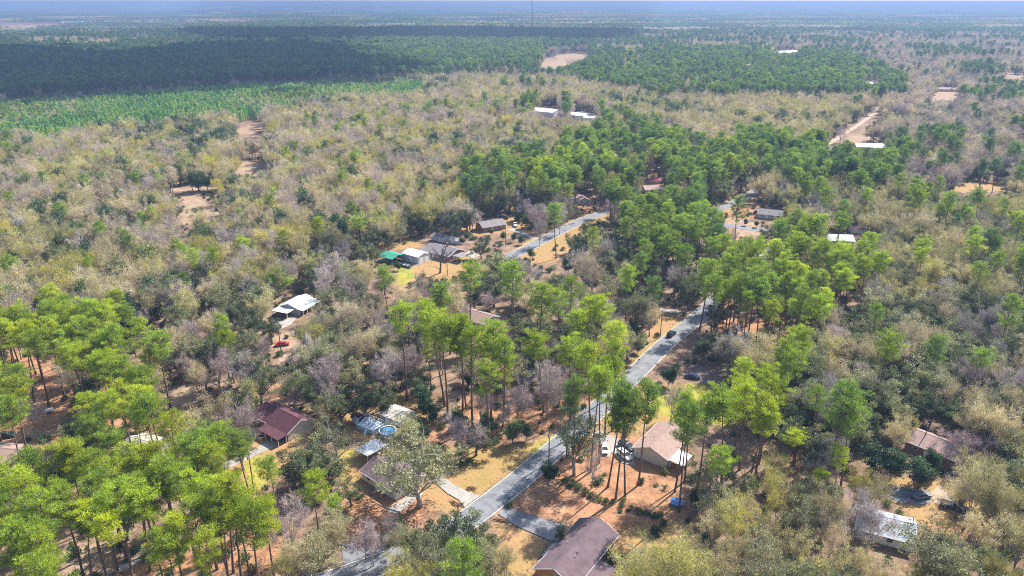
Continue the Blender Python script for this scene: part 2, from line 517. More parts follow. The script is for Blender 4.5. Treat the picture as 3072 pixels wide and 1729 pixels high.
# ------------------------------------------------------------------ ground sheet
def axis(lo, hi, step, far):
    a = list(np.arange(lo, hi + 0.1, step))
    up, s, x = [], step, hi
    while x < far:
        s *= 1.28
        x += s
        up.append(x)
    dn, s, x = [], step, lo
    while x > -far:
        s *= 1.28
        x -= s
        dn.append(x)
    return np.array(dn[::-1] + a + up)
gx, gy = axis(-190, 240, 2.0, 38000), axis(84, 480, 2.0, 38000)
GX, GY = np.meshgrid(gx, gy)
px, py = GX.ravel(), GY.ravel()
def mask(polys, soft):
    m = np.zeros(px.shape)
    for p in polys:
        m = np.maximum(m, np.clip(sdist(px, py, p) / soft * 0.5 + 0.5, 0, 1))
    return m
def PG(t, *pts):
    return [T(t, x, y) for x, y in pts]
LAWN = [
    PG(2, (620, 640), (900, 420), (1330, 470), (1590, 385), (1600, 420), (1050, 850), (880, 960), (700, 960), (560, 800)),
    PG(2, (1150, 1030), (1500, 1130), (1560, 1300), (1440, 1449), (1200, 1449)),
    PG(2, (2100, 1100), (2575, 1000), (2575, 1449), (2000, 1449)),
    PG(2, (1820, 230), (2100, 0), (2570, 0), (2570, 300), (2100, 400)),
    PG(5, (560, 560), (800, 470), (1040, 500), (1000, 600), (780, 680), (430, 760), (410, 580)),
    PG(5, (1280, 440), (1480, 330), (1950, 120), (2100, 130), (1650, 520), (1400, 560)),
    PG(5, (2050, 1449), (2300, 1130), (2330, 900), (2575, 900), (2575, 1100), (2200, 1449)),
    PG(5, (800, 300), (990, 200), (1500, 190), (1500, 300), (1000, 330)),
    PG(5, (300, 330), (500, 330), (620, 420), (380, 440), (280, 420)),
    PG(1, (1680, 650), (1900, 330), (2500, 100), (2574, 300), (2300, 480), (2000, 820), (1700, 800)),
    PG(2, (0, 480), (150, 460), (500, 420), (300, 760), (0, 900)),
    PG(2, (0, 150), (100, 80), (600, 60), (700, 300), (300, 420), (0, 420)),
    PG(3, (1500, 700), (1960, 720), (2350, 1000), (2100, 1200), (1700, 1000)),
    PG(6, (300, 200), (560, 250), (560, 330), (400, 390)),
    PG(6, (150, 100), (400, 40), (560, 0), (600, 60), (300, 170)),
    PG(6, (420, 860), (830, 780), (830, 880), (560, 960)),
    PG(9, (2000, 1449), (2060, 1370), (2480, 1370), (2500, 1449)),
]
GREEN = [
    PG(1, (1840, 590), (2000, 500), (2030, 720), (1930, 820), (1860, 800)),
    PG(2, (0, 470), (110, 500), (60, 640), (0, 720)),
    PG(5, (740, 470), (900, 470), (950, 500), (840, 530), (760, 510)),
    PG(5, (1330, 440), (1440, 360), (1500, 380), (1400, 440)),
    PG(5, (410, 580), (520, 560), (560, 640), (430, 730)),
    PG(2, (2250, 60), (2450, 30), (2575, 60), (2575, 260), (2380, 230)),
    PG(3, (0, 0), (160, 0), (500, 260), (300, 330), (100, 250)),
    PG(2, (1400, 490), (1590, 385), (1610, 420), (1450, 540)),
    PG(6, (0, 300), (60, 300), (60, 430), (0, 430)),
]
SAND = [
    PG(1, (1240, 20), (1480, 0), (1520, 110), (1340, 190)),
    PG(1, (480, 1200), (900, 1000), (1000, 1100), (800, 1449), (500, 1449)),
    PG(1, (100, 350), (420, 340), (420, 400), (200, 420)),
    PG(7, (1760, 930), (2000, 900), (1990, 1040), (1780, 1050)),
    PG(7, (1720, 1310), (1850, 1200), (2050, 1200), (2050, 1280), (1800, 1330)),
    PG(7, (1220, 1400), (1450, 1330), (1720, 1340), (1700, 1430), (1250, 1449)),
    PG(4, (1370, 0), (1530, 0), (1560, 100), (1390, 140)),
    PG(4, (1240, 180), (1400, 140), (1720, 110), (1720, 200), (1270, 260)),
    PG(8, (1490, 510), (1540, 430), (1730, 390), (1880, 400), (1860, 450), (1610, 515)),
    PG(9, (1850, 765), (1900, 670), (1930, 630), (2120, 630), (2110, 755)),
    PG(9, (2320, 630), (2380, 545), (2700, 545), (2700, 640)),
    PG(9, (1280, 1000), (1550, 960), (1560, 1130), (1280, 1120)),
    PG(9, (700, 220), (930, 220), (930, 258), (700, 258)),
    PG(6, (330, 190), (580, 240), (560, 330), (420, 390)),
    PG(2, (760, 230), (800, 60), (900, 60), (900, 230)),
    PG(4, (2050, 1090), (2400, 1000), (2400, 1300), (2080, 1300)),
    [Dg(x, y) for x, y in FIELD_FAR],
]
STRAW = [
    PG(2, (1720, 480), (1900, 330), (2570, 440), (2574, 1000), (2400, 1200), (2100, 1250), (1700, 1060), (1250, 930)),
    PG(1, (0, 0), (900, 0), (1000, 300), (600, 500), (0, 500)),
    PG(4, (0, 1200), (600, 1200), (700, 1449), (0, 1449)),
    PG(1, (900, 1449), (1500, 1150), (2200, 1100), (2200, 1449)),
    PG(2, (0, 850), (500, 800), (720, 900), (600, 1100), (0, 1150)),
    PG(1, (2000, 0), (2574, 0), (2574, 120), (2050, 120)),
    PG(2, (560, 450), (1330, 480), (1250, 300), (700, 300)),
    PG(2, (1250, 930), (1500, 660), (1760, 560), (2000, 700), (1900, 950), (1500, 1000)),
    PG(6, (0, 0), (800, 0), (800, 200), (0, 200)),
    PG(8, (1500, 1300), (2575, 1250), (2575, 1449), (1500, 1449)),
    PG(5, (1150, 60), (2000, 0), (2000, 150), (1200, 190)),
    PG(6, (250, 960), (1000, 940), (1000, 1200), (250, 1150)),
    PG(3, (700, 450), (1100, 420), (1100, 700), (700, 700)),
    PG(2, (700, 100), (1000, 50), (1900, 50), (1900, 200), (1500, 400), (1000, 300)),
]
gme = bpy.data.meshes.new('ground')
NX, NY = len(gx), len(gy)
co = np.zeros((NX * NY, 3), np.float32)
co[:, 0], co[:, 1] = px, py
idx = np.arange(NX * NY).reshape(NY, NX)
quads = np.stack([idx[:-1, :-1], idx[:-1, 1:], idx[1:, 1:], idx[1:, :-1]], -1).reshape(-1, 4)
def fill_mesh(me, co, faces, k):
    me.vertices.add(len(co))
    me.vertices.foreach_set('co', np.ascontiguousarray(co, np.float32).ravel())
    nf = len(faces)
    me.loops.add(nf * k)
    me.loops.foreach_set('vertex_index', np.ascontiguousarray(faces, np.int32).ravel())
    me.polygons.add(nf)
    me.polygons.foreach_set('loop_start', np.arange(0, nf * k, k, dtype=np.int32))
    me.update(calc_edges=True)
fill_mesh(gme, co, quads, 4)
for nm, polys, soft in (('lawn', LAWN, 3.0), ('green', GREEN, 3.0), ('sand', SAND, 3.0), ('straw', STRAW, 5.0)):
    a = gme.attributes.new(nm, 'FLOAT', 'POINT')
    a.data.foreach_set('value', mask(polys, soft).astype(np.float32))
gme.materials.append(gm)
gro = bpy.data.objects.new('ground', gme)
COL.objects.link(gro)
tag(gro, 'sandy ground with leaf litter, pine straw and dry lawns', kind='structure')

# ------------------------------------------------------------------ roads, kerbs, driveways
def ribbon(name, pts, off0, off1, z0, z1, mat, kind='structure', side=True):
    """a strip of road between two offsets from a centre line, with closed edges"""
    mb = MB()
    n_ = len(pts)
    for i, p in enumerate(pts):
        a, c = pts[max(i - 1, 0)], pts[min(i + 1, n_ - 1)]
        dx, dy = c[0] - a[0], c[1] - a[1]
        q = math.hypot(dx, dy)
        nx_, ny_ = -dy / q, dx / q
        for o, z in ((off0, z0), (off0, z1), (off1, z1), (off1, z0)):
            mb.v.append((p[0] + nx_ * o, p[1] + ny_ * o, z))
    for i in range(n_ - 1):
        for k in range(3):
            mb.f.append((i * 4 + k, i * 4 + k + 1, i * 4 + 5 + k, i * 4 + 4 + k))
            mb.m.append(0)
    mb.f += [(0, 1, 2, 3), (n_ * 4 - 1, n_ * 4 - 2, n_ * 4 - 3, n_ * 4 - 4)]
    mb.m += [0, 0]
    o = mb.obj(name, mat)
    tag(o, kind=kind)
    return o
def slab(name, pts, z, mat, th=0.25):
    mb = MB()
    k = len(pts)
    area = sum(pts[i][0] * pts[(i + 1) % k][1] - pts[(i + 1) % k][0] * pts[i][1] for i in range(k))
    if area < 0:
        pts = pts[::-1]
    mb.add([(x, y, z) for x, y in pts] + [(x, y, z - th) for x, y in pts],
           [tuple(range(k))] + [(i, k + i, k + (i + 1) % k, (i + 1) % k) for i in range(k)])
    o = mb.obj(name, mat)
    tag(o, kind='structure')
    return o
for i, (pts, w) in enumerate(ROADS[:4]):
    z = 0.06 + 0.012 * i
    ribbon('road', pts, -w / 2, w / 2, -0.2, z, M_['asphalt'])
ribbon('kerb', MAIN, 3.12, 3.36, -0.2, 0.17, M_['kerb'])
ribbon('kerb', MAIN, -3.36, -3.12, -0.2, 0.17, M_['kerb'])
ribbon('kerb', UPPER[:-4], 3.36, 3.6, -0.2, 0.16, M_['kerb'])
ribbon('kerb', UPPER[:-4], -3.6, -3.36, -0.2, 0.16, M_['kerb'])
ribbon('track', TRACK, -2.2, 2.2, -0.2, 0.05, M_['dirtroad'])
def drive(t, pts, z=0.10, mat='concrete'):
    return slab('driveway', [T(t, x, y) for x, y in pts], z, M_[mat])
drive(2, [(1045, 850), (930, 935), (890, 880), (800, 830), (700, 740), (760, 700), (860, 770), (960, 820)], 0.19)
drive(2, [(1880, 385), (1940, 355), (2050, 405), (2130, 445), (2200, 530), (2215, 620), (2120, 600), (2040, 520), (2015, 555), (1960, 545), (1955, 435)], 0.19)
drive(2, [(1180, 985), (1250, 935), (1480, 1010), (1700, 1075), (1640, 1190), (1560, 1180), (1330, 1080)], 0.185, 'asphalt')
drive(1, [(2060, 400), (2160, 430), (2040, 490), (1700, 650), (1640, 620), (1960, 470)], 0.07)
drive(2, [(0, 1210), (380, 1225), (345, 1390), (20, 1395)], 0.075, 'asphalt')
drive(1, [(1190, 1195), (1260, 1150), (1310, 1160), (1180, 1280), (860, 1449), (740, 1449), (1000, 1330)], 0.075)
drive(5, [(925, 465), (980, 440), (1045, 480), (1000, 510)], 0.08)
drive(5, [(535, 545), (590, 520), (690, 485), (690, 510), (550, 560)], 0.08)
drive(5, [(1240, 285), (1300, 275), (1470, 345), (1460, 362), (1330, 310)], 0.08)
drive(3, [(1510, 760), (1870, 810), (1870, 900), (1820, 915), (1640, 900), (1530, 830)], 0.08, 'asphalt')
drive(3, [(1860, 830), (1940, 760), (1975, 780), (2140, 970), (2220, 1030), (2180, 1050), (1900, 900)], 0.06, 'dirtroad')
drive(6, [(60, 1300), (180, 1290), (330, 1330), (280, 1449), (120, 1449)], 0.07, 'shadepad')
drive(5, [(2400, 880), (2575, 905), (2575, 930), (2400, 905)], 0.07)
drive(4, [(2090, 985), (2180, 945), (2250, 930), (2200, 1000), (2110, 1040)], 0.07)
drive(2, [(340, 960), (560, 800), (620, 830), (420, 985)], 0.07)

# ------------------------------------------------------------------ tree forms (wood as tubes, crown as many small leaf faces)
class Leaves:
    """collects leaf triangles and quads with one random number per leaf"""
    def __init__(self, seed):
        self.r = np.random.default_rng(seed)
        self.co, self.val = [], []
    def rand_dir(self, k):
        d = self.r.normal(size=(k, 3))
        return d / np.linalg.norm(d, axis=1, keepdims=True)
    def blades(self, base, d, length, width, val):
        k = len(base)
        s = np.cross(d, self.rand_dir(k))
        s /= np.linalg.norm(s, axis=1, keepdims=True) + 1e-9
        w = width[:, None] * 0.5
        self.co.append(np.stack([base - s * w, base + s * w, base + d * length[:, None]], 1))
        self.val.append(val)
    def mesh_arrays(self):
        co = np.concatenate(self.co)
        return co.reshape(-1, 3), np.concatenate(self.val)
def puff(L, c, rx, rz, k, ln, wd, up=0.5, spread=0.25, flat=1.0):
    """one clump of foliage: blades leaving an uneven ellipsoid"""
    r = L.r
    d = L.rand_dir(k)
    rad = r.uniform(0.25, 1.0, k) ** 0.6
    p = d * rad[:, None] * np.array([rx, rx, rz]) * r.uniform(0.8, 1.2, (k, 1)) + np.asarray(c)
    dd = d * 0.8 + r.normal(size=(k, 3)) * 0.55
    dd[:, 2] += up
    dd[:, 2] *= flat
    dd /= np.linalg.norm(dd, axis=1, keepdims=True)
    base = r.uniform(0.5 - spread, 0.5 + spread)
    val = np.clip(base + r.normal(size=k) * 0.16, 0, 1)
    L.blades(p, dd, ln * r.uniform(0.7, 1.3, k), wd * r.uniform(0.7, 1.3, k), val)
def bent(r, p0, d0, length, k, wig, grav):
    pts = [np.array(p0, float)]
    d = np.array(d0, float)
    d /= np.linalg.norm(d)
    for i in range(k):
        d = d + r.normal(size=3) * wig + np.array([0, 0, grav])
        d /= np.linalg.norm(d)
        pts.append(pts[-1] + d * length / k)
    return pts
def at_path(pts, t):
    f = t * (len(pts) - 1)
    i = min(int(f), len(pts) - 2)
    return pts[i] + (pts[i + 1] - pts[i]) * (f - i), pts[i + 1] - pts[i]

def form_pine(seed, H=25.0, rmax=4.8, start=0.62, dens=1.0, flat=0.5):
    r = np.random.default_rng(seed)
    W, L = MB(), Leaves(seed + 1)
    tr = bent(r, (0, 0, -0.3), (r.normal() * 0.03, r.normal() * 0.03, 1), H * 0.97, 9, 0.022, 0.02)
    rad = [0.30 * (1 - 0.86 * (i / 9) ** 1.1) for i in range(10)]
    rad[0] = 0.36
    W.tube(tr, rad, 7)
    for i in range(int(r.integers(3, 7))):
        t = r.uniform(0.35, start)
        p, _ = at_path(tr, t)
        a = r.uniform(0, 6.283)
        q = bent(r, p, (math.cos(a), math.sin(a), r.uniform(-0.1, 0.5)), r.uniform(1.0, 3.0), 2, 0.2, 0.05)
        W.tube(q, [0.07, 0.05, 0.015], 4, cap=False)
    nl = int(26 * dens)
    ang = r.uniform(0, 6.283)
    lop = r.uniform(0, 6.283)
    for i in range(nl):
        u = (i + r.uniform(0, 1)) / nl
        t = start + (0.985 - start) * u ** 0.8
        p, _ = at_path(tr, t)
        ang += 2.4 + r.normal() * 0.5
        prof = 0.62 + 0.38 * min(1, u / 0.3) if u < 0.3 else math.sqrt(max(0.03, 1 - ((u - 0.3) / 0.74) ** 2))
        ln = rmax * prof * r.uniform(0.6, 1.15) * (1 + 0.2 * math.cos(ang - lop))
        q = bent(r, p, (math.cos(ang), math.sin(ang), 0.1 + 0.8 * u * u), ln, 4, 0.15, 0.1 + 0.05 * u)
        W.tube(q, [0.10, 0.08, 0.06, 0.04, 0.015], 4, cap=False)
        nc = 2 + int(ln > 2.4) + int(ln > 3.8)
        for j in range(nc):
            pt, d = at_path(q, max(0.15, 1.0 - 0.24 * j - r.uniform(0, 0.1)))
            side = np.array([-d[1], d[0], 0.0])
            side /= np.linalg.norm(side) + 1e-6
            pt = pt + side * r.normal() * (0.4 + 0.35 * j) + np.array([0, 0, 0.2])
            s = r.uniform(0.7, 1.2)
            puff(L, pt, 0.88 * s, 0.88 * flat * s, int(60 * s * s) + 10, 0.52, 0.12, 0.7, 0.3)
    for j in range(4):
        puff(L, tr[-1] + r.normal(size=3) * (0.8, 0.8, 0.3) - (0, 0, 0.3), 1.0, 0.55, 36, 0.6, 0.2, 0.7)
    return W, L, 'pine', 'bark'
def form_broad(seed, H, spread, kind, bark, leafk, ln, wd, limb=6, rough=1.0, bole=0.25, up=0.5, clump=1.0, twig=0, flat=0.7, dome=0.55, base_r=0.34, skip=0.0):
    """oaks and hardwoods: a bole, spreading limbs, branches, and clumps or twig sprays on the branch ends"""
    r = np.random.default_rng(seed)
    W, L = MB(), Leaves(seed + 1)
    tr = bent(r, (0, 0, -0.3), (r.normal() * 0.06, r.normal() * 0.06, 1), H * bole + 0.3, 3, 0.06, 0.0)
    W.tube(tr, [base_r * 1.25, base_r, base_r * 0.9, base_r * 0.78], 7)
    top = tr[-1]
    ends = []
    ang = r.uniform(0, 6.283)
    reach = H * (1 - bole)
    for i in range(limb + 1):
        ang += 6.283 / limb + r.normal() * 0.3
        lead = i == limb
        tilt = 0.05 if lead else r.uniform(0.35, 1.0)
        v = (math.cos(ang) * spread * tilt, math.sin(ang) * spread * tilt, reach * (0.95 if lead else (1 - dome * tilt ** 1.6) * r.uniform(0.75, 1.0)))
        ll = math.sqrt(v[0] ** 2 + v[1] ** 2 + v[2] ** 2)
        q = bent(r, top - np.array([0, 0, r.uniform(0, 0.18) * H * bole]), v, ll * 0.8, 5, 0.13 * rough, 0.03)
        rr = base_r * (0.62 if lead else 0.5) * r.uniform(0.8, 1.1)
        W.tube(q, [rr, rr * 0.8, rr * 0.62, rr * 0.45, rr * 0.28, rr * 0.12], 5, cap=False)
        nb = 6
        for j in range(nb):
            t = 0.32 + 0.68 * (j + r.uniform(0, 0.8)) / nb
            p, d = at_path(q, min(t, 0.99))
            d = d / (np.linalg.norm(d) + 1e-6)
            dd = d * 0.6 + L.rand_dir(1)[0] * 0.75 + np.array([0, 0, 0.28])
            bl = ll * r.uniform(0.2, 0.36)
            b2 = bent(r, p, dd, bl, 3, 0.18 * rough, 0.05)
            W.tube(b2, [rr * 0.34, rr * 0.25, rr * 0.15, 0.012], 4, cap=False)
            ends.append((b2[-1], b2[-1] - b2[-2]))
            ends.append((b2[2] + r.normal(size=3) * 0.3, b2[2] - b2[1]))
            if twig:
                for _ in range(2):
                    p3, d3 = at_path(b2, r.uniform(0.3, 0.95))
                    d4 = d3 / (np.linalg.norm(d3) + 1e-6) + L.rand_dir(1)[0] * 0.7 + np.array([0, 0, 0.2])
                    b3 = bent(r, p3, d4, bl * 0.6, 2, 0.15, 0.06)
                    W.tube(b3, [rr * 0.16, rr * 0.1, 0.01], 3, cap=False)
                    ends.append((b3[-1], d4))
    for e, d in ends:
        if r.uniform() < skip:
            continue
        s = r.uniform(0.7, 1.25) * clump
        if leafk:
            puff(L, e, s, s * flat, int(leafk * r.uniform(0.5, 1.4)), ln, wd, up, 0.3)
        if twig:
            d = d / (np.linalg.norm(d) + 1e-6)
            k = twig
            p = np.asarray(e) + r.normal(size=(k, 3)) * 0.35 * clump - d * 0.4
            dd = d[None] * 0.7 + r.normal(size=(k, 3)) * 0.5
            dd[:, 2] += 0.35
            dd /= np.linalg.norm(dd, axis=1, keepdims=True)
            L.blades(p, dd, r.uniform(0.7, 1.7, k) * clump, r.uniform(0.035, 0.07, k), np.clip(0.45 + r.normal(size=k) * 0.22, 0, 1))
    return W, L, kind, bark
def form_young(seed, H=9.0, rmax=1.9):
    r = np.random.default_rng(seed)
    W, L = MB(), Leaves(seed + 1)
    tr = bent(r, (0, 0, -0.2), (0, 0, 1), H, 4, 0.02, 0.02)
    W.tube(tr, [0.13, 0.11, 0.08, 0.05, 0.02], 5)
    for i in range(26):
        u = (i + 0.5) / 26
        p, _ = at_path(tr, 0.14 + 0.84 * u)
        a = i * 2.4
        ln = rmax * (1 - u) ** 0.75 * r.uniform(0.6, 1.15)
        puff(L, p + np.array([math.cos(a) * ln * 0.7, math.sin(a) * ln * 0.7, 0]), 0.55 + 0.3 * (1 - u), 0.55, 24, 0.6, 0.24, 0.7)
    return W, L, 'young', 'bark'
def form_shrub(seed, H=2.2, rmax=1.4, k=16, kind='shrub'):
    r = np.random.default_rng(seed)
    W, L = MB(), Leaves(seed + 1)
    for i in range(5):
        a = r.uniform(0, 6.283)
        q = bent(r, (0, 0, -0.1), (math.cos(a) * 0.7, math.sin(a) * 0.7, 1), H * 0.8, 3, 0.15, 0)
        W.tube(q, [0.05, 0.04, 0.03, 0.01], 4, cap=False)
    for i in range(k):
        d = L.rand_dir(1)[0]
        d[2] = abs(d[2])
        c = d * np.array([rmax, rmax, H * 0.75]) * r.uniform(0.4, 0.9) + np.array([0, 0, H * 0.18])
        puff(L, c, 0.6 * rmax / 1.4, 0.5 * rmax / 1.4, 34, 0.32, 0.2, 0.4)
    return W, L, kind, 'gbark'

def leaf_mesh(name, L, mat):
    co, val = L.mesh_arrays()
    me = bpy.data.meshes.new(name)
    fill_mesh(me, co, np.arange(len(co)).reshape(-1, 3), 3)
    a = me.attributes.new('leaf', 'FLOAT', 'FACE')
    a.data.foreach_set('value', val.astype(np.float32))
    me.materials.append(mat)
    return me
def joined_mesh(name, W, L, mleaf, mwood):
    co, val = L.mesh_arrays()
    wv, wf = np.array(W.v, float), []
    for f in W.f:
        for i in range(1, len(f) - 1):
            wf.append((f[0], f[i], f[i + 1]))
    wf = np.array(wf)
    me = bpy.data.meshes.new(name)
    nl_ = len(co) // 3
    fill_mesh(me, np.concatenate([co, wv]), np.concatenate([np.arange(len(co)).reshape(-1, 3), wf + len(co)]), 3)
    a = me.attributes.new('leaf', 'FLOAT', 'FACE')
    a.data.foreach_set('value', np.concatenate([val, np.full(len(wf), 0.5)]).astype(np.float32))
    me.materials.append(mleaf)
    me.materials.append(mwood)
    me.polygons.foreach_set('material_index', np.concatenate([np.zeros(nl_, np.int32), np.ones(len(wf), np.int32)]))
    me.update()
    return me

FORMS = {}       # kind -> list of dict(trunk mesh, crown mesh, joined mesh, height, radius)
def add_forms(kind, H, rad, makers):
    lst = []
    for mk in makers:
        W, L, lm, bm = mk
        lst.append({'trunk': W.mesh('trunk', [MT[bm]], True), 'crown': leaf_mesh('crown', L, MT[lm]),
                    'join': joined_mesh(kind + '_form', W, L, MT[lm], MT[bm]), 'H': H, 'R': rad})
    FORMS[kind] = lst
add_forms('pine', 25, 4.8, [form_pine(11, rmax=4.8), form_pine(12, rmax=5.4, start=0.66), form_pine(13, rmax=4.3, start=0.58), form_pine(14, rmax=5.6, start=0.7, flat=0.42),
                            form_pine(15, rmax=5.0, start=0.6, dens=1.15), form_pine(16, rmax=3.9, start=0.64, dens=0.8), form_pine(17, rmax=5.4, start=0.64, dens=1.15), form_pine(18, rmax=4.6, start=0.72, dens=0.85)])
add_forms('oak', 13, 6.0, [form_broad(30 + i, 13, 6.2 + 0.5 * (i % 3), 'oak', 'gbark', 92, 0.34, 0.25, 7, 1.2, 0.2, 0.45, 1.0, flat=0.62, dome=0.62, skip=0.42, base_r=0.42) for i in range(6)])
add_forms('bud', 15, 4.4, [form_broad(50 + i, 15, sp, 'bud', 'pbark', lk, 0.32, 0.13, lb, 1.1, bo, 0.75, cl, twig=tw, flat=1.0, dome=dm, base_r=0.22, skip=sk)
                           for i, (sp, lk, lb, bo, cl, tw, dm, sk) in enumerate(((3.2, 20, 5, .28, .9, 14, .25, .2), (5.2, 14, 7, .2, 1.0, 16, .45, .3), (4.2, 9, 6, .22, .9, 20, .35, .25), (5.6, 22, 6, .24, .95, 12, .5, .35), (3.6, 12, 5, .3, 1.0, 18, .2, .15), (4.6, 26, 7, .18, .85, 10, .4, .3), (4.9, 6, 6, .2, .9, 22, .4, .2), (3.9, 17, 6, .16, .95, 14, .3, .25)))])
add_forms('bare', 14, 4.5, [form_broad(70 + i, 14, 4.4 + 0.5 * (i % 3), 'bare', 'pbark', 0, 0.2, 0.1, 6, 1.0, 0.18, 0.6, 0.9, twig=22, dome=0.4, base_r=0.24) for i in range(4)])
add_forms('spring', 12, 4.2, [form_broad(80 + i, 12, 4.2, 'spring', 'gbark', 46, 0.36, 0.24, 6, 1.0, 0.22, 0.5, 1.0, flat=0.8, dome=0.5, base_r=0.24) for i in range(3)])
add_forms('ever', 10, 3.4, [form_broad(90 + i, 10, 3.2, 'shrub', 'gbark', 64, 0.4, 0.30, 6, 0.8, 0.12, 0.4, 1.05, flat=0.9, dome=0.4, base_r=0.2) for i in range(4)])
add_forms('half', 14, 6.0, [form_broad(130 + i, 14, 5.8 + 0.5 * (i % 3), 'oak', 'pbark', 38, 0.32, 0.2, 7, 1.3, 0.2, 0.5, 1.0, twig=7, flat=0.65, skip=0.35, dome=0.5, base_r=0.34) for i in range(5)])
add_forms('young', 9, 1.9, [form_young(100 + i, 9, 1.7 + 0.2 * i) for i in range(4)])
add_forms('shrub', 2.2, 1.5, [form_shrub(110 + i) for i in range(4)])

# ------------------------------------------------------------------ where the trees stand
rs = np.random.default_rng(5)
TREES = []       # kind, x, y, scale, rot, tint, hero
def hero(kind, t, x, y, h, tint=None, cz=None, base=False, wide=1.0):
    """a tree read from the photograph: the middle of its crown (or its foot) and its height"""
    if base:
        X, Y = T(t, x, y)
    else:
        frac = {'pine': 0.83, 'oak': 0.66, 'half': 0.66, 'bud': 0.66, 'bare': 0.66, 'spring': 0.66, 'ever': 0.55, 'shrub': 0.5, 'young': 0.5}[kind] if cz is None else cz
        X, Y = T(t, x, y, h * frac)
    s = h / FORMS[kind][0]['H']
    TREES.append([kind, X, Y, s, rs.uniform(0, 6.283), rs.uniform(0.25, 0.85) if tint is None else tint, True, wide])
for x, y in ((70, 60), (60, 230), (230, 600), (210, 760), (640, 520), (600, 640), (740, 790), (690, 960), (990, 680), (1210, 560), (1440, 540), (1000, 830), (1240, 720),
             (1530, 780), (1800, 900), (1430, 1020), (1660, 1060), (1900, 1050), (2000, 980), (150, 1100), (230, 1280), (60, 1200), (450, 1420), (1240, 1200), (1560, 1250),
             (1720, 860), (1380, 760), (1640, 930), (1300, 1080), (330, 1160), (1100, 120), (900, 60), (1180, 200), (1250, 330), (1000, 260), (820, 160), (300, 1000), (560, 1060), (820, 1080), (1120, 930), (860, 880)):
    hero('pine', 1, x, y, rs.uniform(21, 26), rs.uniform(0.5, 1.0))
for x, y in ((80, 980), (160, 930), (330, 900), (430, 1010), (500, 940), (600, 1060), (370, 1060), (560, 950), (690, 900), (800, 930), (1040, 1040), (690, 1060), (880, 1130),
             (600, 1260), (750, 1350), (950, 1390), (60, 1410), (130, 1090), (250, 1140), (470, 1140), (30, 1060), (220, 1010), (760, 1180), (850, 1290), (690, 1230), (1060, 1420)):
    hero('pine', 4, x, y, rs.uniform(22, 27), rs.uniform(0.45, 1.0))
for t, x, y, h, c in ((4, 1670, 1010, 22, .6), (4, 1720, 1110, 18, .8), (4, 1470, 480, 20, .7), (4, 1600, 480, 20, .7), (4, 2400, 250, 21, .85), (4, 2150, 340, 20, .6),
                      (1, 2380, 760, 22, .75), (1, 2050, 640, 17, .6), (1, 1640, 410, 21, .6), (1, 1830, 440, 21, .55),
                      (5, 460, 990, 30, .7), (5, 760, 1030, 30, .75), (5, 930, 1080, 28, .7), (5, 1100, 1160, 22, .85), (5, 960, 640, 27, .55), (5, 1300, 630, 29, .5), (5, 740, 790, 24, .6),
                      (5, 1480, 790, 28, .6), (5, 1730, 740, 27, .65), (5, 1820, 880, 26, .85), (5, 1930, 880, 26, .8), (5, 1640, 830, 26, .6), (5, 2040, 1080, 25, .85), (5, 1740, 1220, 25, .6),
                      (5, 1900, 1250, 26, .75), (5, 2010, 1340, 24, .65), (5, 340, 640, 22, .5), (5, 1630, 160, 26, .45), (5, 1920, 340, 22, .7), (5, 1120, 1400, 24, .65), (5, 660, 1150, 18, .7),
                      (5, 2130, 130, 24, .6), (5, 2250, 100, 25, .5), (5, 2330, 160, 25, .55), (5, 2400, 230, 25, .5), (5, 2480, 150, 26, .5), (5, 2540, 250, 25, .45), (5, 2250, 280, 23, .55),
                      (5, 2350, 340, 24, .5), (5, 2150, 260, 23, .5), (5, 2430, 400, 24, .45), (5, 2530, 370, 24, .5), (5, 2300, 430, 23, .4), (5, 2460, 320, 25, .45), (5, 2200, 200, 24, .5), (5, 2560, 480, 24, .4),
                      (6, 60, 150, 26, .5), (6, 150, 140, 26, .55), (6, 130, 240, 25, .5), (6, 60, 290, 24, .5), (6, 200, 200, 25, .45), (6, 430, 110, 27, .4), (6, 870, 210, 25, .45), (6, 1050, 240, 24, .5), (6, 1180, 220, 24, .45),
                      (6, 300, 380, 22, .7), (6, 350, 490, 24, .6), (6, 470, 420, 24, .6), (6, 600, 450, 24, .65), (6, 730, 460, 24, .6), (6, 860, 420, 25, .75), (6, 300, 560, 25, .55), (6, 170, 600, 27, .55), (6, 430, 580, 25, .55),
                      (6, 560, 580, 25, .5), (6, 700, 600, 25, .5), (6, 880, 610, 24, .9), (6, 970, 690, 24, .55), (6, 880, 750, 23, .5), (6, 1000, 860, 24, .6), (6, 960, 430, 25, .6), (6, 1060, 440, 24, .7), (6, 1120, 510, 24, .7),
                      (6, 1220, 470, 24, .75), (6, 1290, 540, 23, .55), (6, 1380, 430, 24, .6), (6, 1400, 380, 24, .6), (6, 1780, 430, 22, .6), (6, 1820, 500, 21, .75), (6, 900, 1120, 26, .75), (6, 790, 1210, 25, .7),
                      (6, 810, 1310, 24, .6), (6, 2200, 400, 22, .7), (6, 440, 700, 25, .45), (6, 540, 690, 25, .4), (6, 600, 760, 24, .4), (6, 250, 720, 26, .45), (6, 660, 700, 24, .45), (6, 780, 680, 24, .5),
                      (6, 720, 290, 22, .3), (6, 640, 1420, 22, .8), (6, 440, 1330, 19, .8),
                      (3, 500, 100, 25, .85), (3, 620, 180, 25, .9), (3, 650, 60, 25, .8), (3, 560, 280, 23, .8), (3, 430, 60, 24, .8), (3, 60, 250, 22, .55), (3, 160, 240, 25, .5), (3, 360, 190, 26, .6), (3, 1200, 160, 29, .35),
                      (3, 1290, 260, 24, .45), (3, 1190, 540, 17, .9), (3, 260, 560, 19, .55), (3, 1020, 720, 13, .85), (3, 790, 410, 14, .9)):
    hero('pine', t, x, y, h, c)
